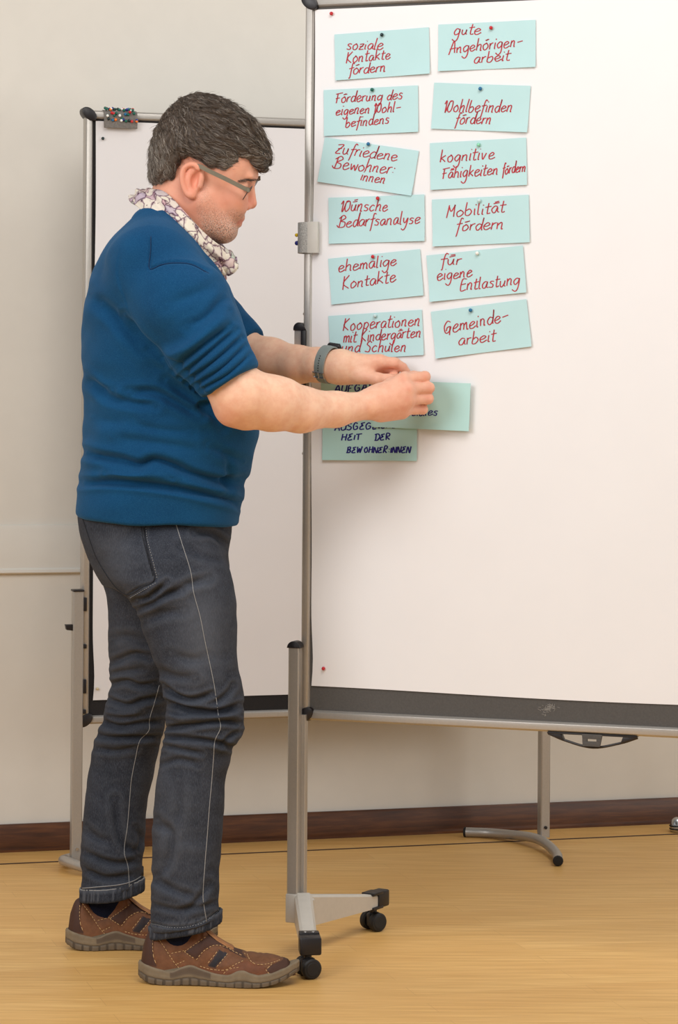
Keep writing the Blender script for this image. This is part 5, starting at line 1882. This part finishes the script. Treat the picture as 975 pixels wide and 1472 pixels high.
def build_shoe(heel, ang, mirror, label, dip):
    """heel: point under the back of the heel; ang: heading; mirror: -1 when the outer side faces the viewer."""
    L = .316
    f = Vector((math.cos(ang), math.sin(ang), 0)); s_ = Vector((-math.sin(ang), math.cos(ang), 0))
    heel = Vector((heel[0], heel[1], 0))
    def W(x, y, z):
        return heel + f * x + s_ * (y * -mirror) + Vector((0, 0, z))
    OUT = [(0, .004), (.02, .016), (.07, .027), (.15, .033), (.3, .034), (.42, .036), (.55, .043), (.68, .050), (.8, .047), (.9, .036), (.96, .023), (.99, .011), (1, .003)]
    INN = [(0, .004), (.02, .016), (.07, .027), (.15, .032), (.3, .029), (.42, .027), (.55, .034), (.68, .045), (.8, .046), (.9, .038), (.96, .026), (.99, .013), (1, .003)]
    # --- upper
    TOP = [(0, .074), (.025, .096), (.06, .106), (.11, .103), (.18, dip), (.25, dip + .003), (.32, .106), (.385, .116), (.46, .094), (.54, .078), (.62, .067), (.72, .061), (.82, .058), (.91, .051), (.97, .041), (1, .028)]
    BOT = .020
    nt_, nk = 170, 64
    V, T = [], []
    tt = (1 - np.cos(np.linspace(0, math.pi, nt_))) / 2 * .35 + np.linspace(0, 1, nt_) * .65
    for t in tt:
        te = .006 + t * .985
        wo, wi = float(lerp_tab(OUT, te)) - .0035, float(lerp_tab(INN, te)) - .0035
        wo, wi = max(wo, .001), max(wi, .001)
        zt = float(lerp_tab(TOP, t))
        ex = .75 if .38 < t else .62
        for k in range(nk):
            a = math.pi * k / (nk - 1)
            c, sn = math.cos(a), math.sin(a)
            yy = abs(c) ** ex * (1 if c > 0 else -1)
            narrow = 1 - (.26 if t < .40 else .10) * sn ** 1.5
            y = (wo if yy > 0 else wi) * yy * narrow
            z = BOT + (zt - BOT) * sn ** .80
            x = .002 + t * (L - .006) + (.006 * sn if t < .08 else 0) - (0.010 * sn * (t > .94) * (t - .94) / .06)
            V.append((x, y, z))
    V = np.array(V)
    Fc = []
    for i in range(nt_ - 1):
        for k in range(nk - 1):
            q = (i * nk + k, i * nk + k + 1, (i + 1) * nk + k + 1, (i + 1) * nk + k)
            Fc.append(q)
    # creases over the vamp
    u, z = V[:, 0], V[:, 2]
    col = np.tile(np.array(lin4((122, 80, 52))), (len(V), 1))
    disp = np.zeros(len(V))
    for poly, rgb in SHOE_PANELS:
        m_ = inpoly(u, z, poly)
        col[m_] = lin4(rgb)
    for poly, rgb in SHOE_PANELS[1:3]:
        disp += .0011 * inpoly(u, z, poly)
    for q in SHOE_STITCH:
        d = polydist(u, z, spline(q, 5))
        disp -= .0012 * np.exp(-(d / .0022) ** 2)
    for xc in (.165, .178, .232, .243):
        disp -= .0011 * np.exp(-((u - xc - .25 * (z - .05)) / .004) ** 2) * (z > .045)
    Vw = np.array([tuple(W(*p)) for p in V])
    Fc = np.array(Fc)
    if mirror > 0:
        Fc = Fc[:, ::-1]
    N = vnormals(Vw, Fc)
    ctr = np.array(W(L / 2, 0, .03))
    if ((Vw - ctr) * N).sum() < 0:
        Fc = Fc[:, ::-1]; N = -N
    Vw = Vw + N * disp[:, None]
    sh = mk('shoe', Vw, Fc, M['leather'], person, smooth=True)
    sh['label'] = label
    setcol(sh, 'tone', col)
    bvh = bvh_of(Vw, Fc)
    for side in (1, -1):
        m = MB()
        for q in SHOE_STITCH:
            sp = spline(q, 8)
            out = []
            for x, zz in sp:
                a, b = W(x, side * .12, zz), W(x, 0, zz)
                h, nn, _, _ = bvh.ray_cast(a, (b - a).normalized(), .13)
                if h is not None: out.append(h + (nn if nn.dot(a - b) > 0 else -nn) * .0004)
            fine = []
            for i in range(len(out) - 1):
                k = max(1, int((out[i + 1] - out[i]).length / .0012))
                fine += [out[i].lerp(out[i + 1], j / k) for j in range(k)]
            i = 0
            while i + 4 < len(fine):
                m.tube(fine[i:i + 4], .00075, 5); i += 5
        mk('stitching', m.v, m.f, M['tan_thread'], sh, smooth=True)
    # --- sole
    n_ = 150
    per = [(t, 1) for t in (1 - np.cos(np.linspace(0, math.pi, n_))) / 2 * .4 + np.linspace(0, 1, n_) * .6] 
    per = per + [(t, -1) for t, _ in reversed(per)]
    BOTZ = [(0, .013), (.05, .004), (.12, .0005), (.3, .0005), (.5, .0005), (.7, .0005), (.8, .003), (.9, .011), (1, .027)]
    TOPZ = [(0, .043), (.08, .036), (.15, .031), (.22, .029), (.27, .036), (.33, .041), (.40, .034), (.50, .026), (.58, .026), (.63, .034), (.67, .035), (.72, .028), (.80, .027), (.88, .033), (.95, .041), (1, .049)]
    levels = [0, .06, .16, .26, .33, .40, .5, .62, .75, .88, .96, 1.0]
    V, col = [], []
    for lv in levels:
        for i, (t, sd) in enumerate(per):
            w = float(lerp_tab(OUT if sd > 0 else INN, t))
            zb, zt = float(lerp_tab(BOTZ, t)), float(lerp_tab(TOPZ, t))
            z = zb + (zt - zb) * lv
            ph = (t * L) / .0175
            fr = ph % 1
            lug = 1 if .12 < fr < .88 else 0
            low = lv < .34
            dw = -.0018 * (1 - lug) * low - .0030 * (lv == 0) - .003 * (lv == 1.0) - .0012 * (lv == .96) + .0010 * math.sin(lv * 6.0)
            if abs(lv - .40) < .01: dw -= .0016
            x = t * L + (-.002 if t < .02 else .002 if t > .98 else 0) * (1 if lv < .9 else .3)
            V.append((x, sd * max(w + dw, .0006), z))
            base = (132, 116, 92)
            if low: base = (112, 98, 80) if lug else (80, 70, 58)
            elif .38 < lv < .42: base = (84, 72, 58)
            elif t > .2 and t < .46 and lv > .55 and lv < .9: base = (96, 80, 64)
            col.append(lin4(base))
    npz = len(per)
    Fc = []
    for l in range(len(levels) - 1):
        for i in range(npz):
            j = (i + 1) % npz
            Fc.append((l * npz + i, l * npz + j, (l + 1) * npz + j, (l + 1) * npz + i))
    Fc.append(tuple(range(npz - 1, -1, -1))); Fc.append(tuple((len(levels) - 1) * npz + i for i in range(npz)))
    Vw = [W(*p) for p in V]
    if mirror < 0:
        pass
    else:
        Fc = [tuple(reversed(q)) for q in Fc]
    so = mk('sole', Vw, Fc, M['sole'], sh, smooth=True, angle=40)
    bmx = bmesh.new(); bmx.from_mesh(so.data); bmesh.ops.recalc_face_normals(bmx, faces=bmx.faces); bmx.to_mesh(so.data); bmx.free()
    setcol(so, 'tone', col)
    # elastic pull tab at the throat
    tb = MB()
    for side in (0,):
        pts = [(x_, float(lerp_tab(TOP, (x_ - .002) / .310)) + dz_) for x_, dz_ in ((.119, -.002), (.123, .0012), (.140, .0014), (.155, .0014), (.170, .0012), (.184, .0010), (.189, -.002))]
        ring = []
        for x, z in pts:
            for yy in (-.013, -.011, .011, .013):
                ring.append(W(x, yy, z + (.0015 if abs(yy) < .012 else -.002)))
        tb.add(ring, [(i * 4 + k, i * 4 + k + 1, i * 4 + 5 + k, i * 4 + 4 + k) for i in range(len(pts) - 1) for k in range(3)])
    mk('tongue_strip', tb.v, tb.f, plain('tan_leather_strip', (158, 106, 62), .6, var=.15, nscale=80), sh, smooth=True)
    return sh


near_heel = P(200, 1413, 5.10)
far_heel = P(96, 1372, 5.415)
build_shoe((near_heel.x, 5.105), math.radians(-2.0), 1, 'brown leather slip-on shoe of the nearer foot', .103)
build_shoe((far_heel.x, 5.405), math.radians(3.0), -1, 'brown leather slip-on shoe of the farther foot', .083)


def sock(name, pts, rs):
    cy_ = pts[0][1]
    m = MB().tube([Vector(p) for p in spline([tuple(p) for p in pts], 6)], list(np.interp(np.linspace(0, 1, 6 * (len(pts) - 1) + 1), np.linspace(0, 1, len(rs)), rs)), 28)
    for q in m.v:
        q.y = cy_ + (q.y - cy_) * .66
    mk(name, m.v, m.f, M['sock'], person, smooth=True)


sock('sock', [P(266, 1290, 5.10), P(260, 1330, 5.10), P(258, 1352, 5.10), P(268, 1385, 5.10)], [.038, .036, .034, .022])
sock('sock', [P(158, 1245, 5.41), P(153, 1285, 5.41), P(151, 1306, 5.41), P(160, 1340, 5.41)], [.038, .036, .034, .022])

# trouser hems: a stitched band round each ankle opening
def hem_band(xl, yl, xr, yr, D, hy, hgt, seed):
    a, b = P(xl, yl, D), P(xr, yr, D)
    cx, ax = (a.x + b.x) / 2, (b.x - a.x) / 2
    n = 150
    V, Fc, wr = [], [], []
    prof = [(-.0022, .0), (.0006, -.0012), (.0032, .0004), (.0040, .25), (.0036, .6), (.0042, .92), (.0024, 1.0), (-.0012, .985), (-.003, .5)]
    for k in range(n):
        th = 2 * math.pi * k / n
        c, s_ = math.cos(th), math.sin(th)
        ux, uy = abs(c) ** .93 * (1 if c > 0 else -1), abs(s_) ** .93 * (1 if s_ > 0 else -1)
        zb = a.z + (b.z - a.z) * (ux + 1) / 2 + .0015 * math.sin(th * 3 + seed)
        ru = .0011 * math.sin(th * 29 + seed * 3 + 2 * math.sin(th * 5)) + .0014 * math.sin(th * 4 + seed)
        for o_, h in prof:
            V.append((cx + ux * (ax + o_ + ru), D + uy * (hy + o_ + ru), zb + (hgt * h if h > 0.01 else h)))
            wr.append(.62 if math.sin(th * 46 + 6 * math.sin(th * 7 + seed)) > .72 and .1 < h < .96 else .45 if h in (.92, 1.0) else 0)
    m_ = len(prof)
    for k in range(n):
        j = (k + 1) % n
        for i in range(m_):
            l = (i + 1) % m_
            Fc.append((k * m_ + i, j * m_ + i, j * m_ + l, k * m_ + l))
    o = mk('hem_band', V, Fc, M['denim'], jeans, smooth=True)
    bmx = bmesh.new(); bmx.from_mesh(o.data); bmesh.ops.recalc_face_normals(bmx, faces=bmx.faces); bmx.to_mesh(o.data); bmx.free()
    w = np.array(wr); setcol(o, 'wear', np.stack([w, w, w, np.ones_like(w)], 1))
    return [Vector(V[k * m_ + 6]) for k in range(n)]


hem_band(217.5, 1347, 315.5, 1326, 5.117, .064, .025, 1.0)
top_loop = hem_band(117.5, 1295, 204.5, 1281, 5.410, .064, .027, 2.2)
MB().tube(top_loop, .0012, 6, closed=True).build('hem_edge', M['stitch'], jeans)


# ------------------------------------------------------------------ glasses
gl_n, gl_f = Vector(Q(358, 273, -.069)), Vector(Q(373.5, 256, .066))
gx = (gl_f - gl_n).normalized()
gd = Vector((-11, 0, -17)).normalized(); gd = (gd - gx * gd.dot(gx)).normalized()
gn = gx.cross(gd).normalized()
def glass_mat():
    m = bpy.data.materials.new('spectacle_lens'); m.use_nodes = True
    nt = m.node_tree
    nt.nodes.remove(nt.nodes['Principled BSDF'])
    out = [n for n in nt.nodes if n.type == 'OUTPUT_MATERIAL'][0]
    tr = nt.nodes.new('ShaderNodeBsdfTransparent'); gls = nt.nodes.new('ShaderNodeBsdfGlossy'); mx = nt.nodes.new('ShaderNodeMixShader')
    n = noise(nt, coords(nt), 3)
    nt.links.new(ramp(nt, n, [(0, (.95, .97, .97, 1)), (1, (.98, .99, .99, 1))]), tr.inputs[0])
    gls.inputs['Roughness'].default_value = .04
    fr = nt.nodes.new('ShaderNodeFresnel'); fr.inputs[0].default_value = 1.3
    nt.links.new(fr.outputs[0], mx.inputs[0]); nt.links.new(tr.outputs[0], mx.inputs[1]); nt.links.new(gls.outputs[0], mx.inputs[2])
    nt.links.new(mx.outputs[0], out.inputs[0])
    return m
M['lens'] = glass_mat()
M['temple'] = plain('olive_metal_temple', (120, 112, 94), .45, .2, var=.06)
M['rim'] = plain('dark_spectacle_rim', (58, 52, 48), .35, .3)
span = (gl_f - gl_n).length
pts = [gl_n + gx * .014, gl_n + gx * .003, gl_n, Vector(Q(352, 271, -.075)), Vector(Q(325, 257.5, -.0805)), Vector(Q(300, 245.5, -.083)), Vector(Q(288, 239.5, -.083)), Vector(Q(276, 238, -.082))]
def strip(m, pts, h, t):
    n0 = len(m.v)
    v = []
    for i, p in enumerate(pts):
        d = (pts[min(i + 1, len(pts) - 1)] - pts[max(i - 1, 0)]).normalized()
        up = Vector((0, -.05, 1)); up = (up - d * up.dot(d)).normalized()
        sd = d.cross(up)
        hh = h * (.55 if i >= len(pts) - 2 else 1)
        for a, b in ((-1, -1), (1, -1), (1, 1), (-1, 1)):
            v.append(p + up * (a * hh) + sd * (b * t))
    f = [(i * 4 + k, i * 4 + (k + 1) % 4, i * 4 + 4 + (k + 1) % 4, i * 4 + 4 + k) for i in range(len(pts) - 1) for k in range(4)]
    f += [(3, 2, 1, 0), tuple((len(pts) - 1) * 4 + k for k in range(4))]
    m.add(v, f)
def spl(pts, k=5):
    return [Vector(p) for p in spline([tuple(q) for q in pts], k)]
fpts = [gl_f - gx * .003, gl_f, Vector(Q(366, 257, .073)), Vector(Q(335, 246, .081)), Vector(Q(300, 240, .083)), Vector(Q(280, 236, .082))]
mid = (gl_n + gl_f) / 2
glasses = MB().tube(spl([mid - gx * .0125 + gd * .010, mid - gx * .005 + gd * .006, mid + gx * .005 + gd * .006, mid + gx * .0125 + gd * .010]), .0011, 8).build('glasses', M['rim'], person)
glasses['label'] = 'thin spectacles with olive temples'
for tp in (pts[1:], fpts):
    m = MB(); strip(m, spl(tp), .0043, .0010)
    to = mk('temple', m.v, m.f, M['temple'], glasses, smooth=True)
    bmx = bmesh.new(); bmx.from_mesh(to.data); bmesh.ops.recalc_face_normals(bmx, faces=bmx.faces); bmx.to_mesh(to.data); bmx.free()
    to.data.set_sharp_from_angle(angle=math.radians(40))
hwid = .0265
for cpos in (hwid + .002, span - hwid - .002):
    c = gl_n + gx * cpos + gd * .0135 - gn * 0
    loop = []
    for k in range(36):
        a = 2 * math.pi * k / 36
        ca, sa = math.cos(a), math.sin(a)
        x = hwid * abs(ca) ** .75 * (1 if ca > 0 else -1); y = .0145 * abs(sa) ** .75 * (1 if sa > 0 else -1)
        loop.append(c + gx * x + gd * y)
    MB().tube(loop, .0009, 8, closed=True).build('rim', M['rim'], glasses)
    vv = [p - gn * .0004 for p in loop] + [p + gn * .0004 for p in loop]
    ff = [tuple(range(36)), tuple(reversed(range(36, 72)))] + [(i, (i + 1) % 36, (i + 1) % 36 + 36, i + 36) for i in range(36)]
    lo = mk('lens', vv, ff, M['lens'], glasses)
    bmx = bmesh.new(); bmx.from_mesh(lo.data); bmesh.ops.recalc_face_normals(bmx, faces=bmx.faces); bmx.to_mesh(lo.data); bmx.free()

# ------------------------------------------------------------------ wrist watch on the far arm
wc = Vector(P(471, 524, 5.274))
wa = (Vector(P(484, 527, 5.265)) - Vector(P(450, 521.5, 5.294))).normalized()
wu = Vector((0.14, 0, 1)); wu = (wu - wa * wu.dot(wa)).normalized()
ws = wa.cross(wu)
ws = ws if ws.y < 0 else -ws
rz, ry = .0365, .0335
V, Fc = [], []
nb = 72
for k in range(nb):
    a = 2 * math.pi * k / nb
    d = wu * math.cos(a) * rz + ws * math.sin(a) * ry
    dn = (wu * math.cos(a) / rz + ws * math.sin(a) / ry).normalized()
    hw = .0126 - .0016 * (.5 + .5 * math.cos(a - math.pi))
    for x, o_ in ((-1, 0), (-.9, .0022), (0, .0030), (.9, .0022), (1, 0), (.9, -.0015), (0, -.0015), (-.9, -.0015)):
        V.append(wc + d + wa * (hw * x) + dn * o_)
for k in range(nb):
    j = (k + 1) % nb
    for i in range(8):
        l = (i + 1) % 8
        Fc.append((k * 8 + i, k * 8 + l, j * 8 + l, j * 8 + i))
watch = mk('wrist_watch', V, Fc, plain('grey_green_rubber_strap', (126, 134, 130), .55, var=.05), person, smooth=True, angle=50)
bmx = bmesh.new(); bmx.from_mesh(watch.data); bmesh.ops.recalc_face_normals(bmx, faces=bmx.faces); bmx.to_mesh(watch.data); bmx.free()
watch['label'] = 'grey-green rubber strap watch on the far wrist'
# case on the back of the wrist (turned up and away)
ca_ = math.radians(-38)
dn = (wu * math.cos(ca_) + ws * math.sin(ca_)).normalized()
cc = wc + wu * math.cos(ca_) * rz + ws * math.sin(ca_) * ry + dn * .005
tb_ = wa.cross(dn)
Mw = Matrix(((wa.x, tb_.x, dn.x, cc.x), (wa.y, tb_.y, dn.y, cc.y), (wa.z, tb_.z, dn.z, cc.z), (0, 0, 0, 1)))
cs = MB().box(Mw, (.030, .034, .010), .004, 3).build('case', M['black'], watch)
MB().box(Mw @ Matrix.Translation((0, 0, .0052)), (.025, .029, .0012), .0004).build('face', plain('dark_watch_glass', (18, 20, 24), .08), cs)
# holes and buckle
m = MB()
for k in range(7):
    a = math.radians(68 + k * 7.5)
    dn = (wu * math.cos(a) / rz + ws * math.sin(a) / ry).normalized()
    c = wc + wu * math.cos(a) * rz + ws * math.sin(a) * ry + dn * .0026
    m.cyl(c - dn * .001, c + dn * .0009, .0013, 8)
m.build('strap_holes', M['black'], watch)
a = math.radians(128)
dn = (wu * math.cos(a) / rz + ws * math.sin(a) / ry).normalized()
cc = wc + wu * math.cos(a) * rz + ws * math.sin(a) * ry + dn * .0032
tb_ = wa.cross(dn)
Mw = Matrix(((wa.x, tb_.x, dn.x, cc.x), (wa.y, tb_.y, dn.y, cc.y), (wa.z, tb_.z, dn.z, cc.z), (0, 0, 0, 1)))
MB().tube([Mw @ Vector(q) for q in ((-.0125, -.006, 0), (.0125, -.006, 0), (.0125, .006, 0), (-.0125, .006, 0))], .0014, 8, closed=True).tube([Mw @ Vector((0, -.006, .001)), Mw @ Vector((0, .007, .001))], .001, 8).build('buckle', M['steel'], watch)

for _o in scene.objects:
    if '_org' in _o:
        del _o['_org']
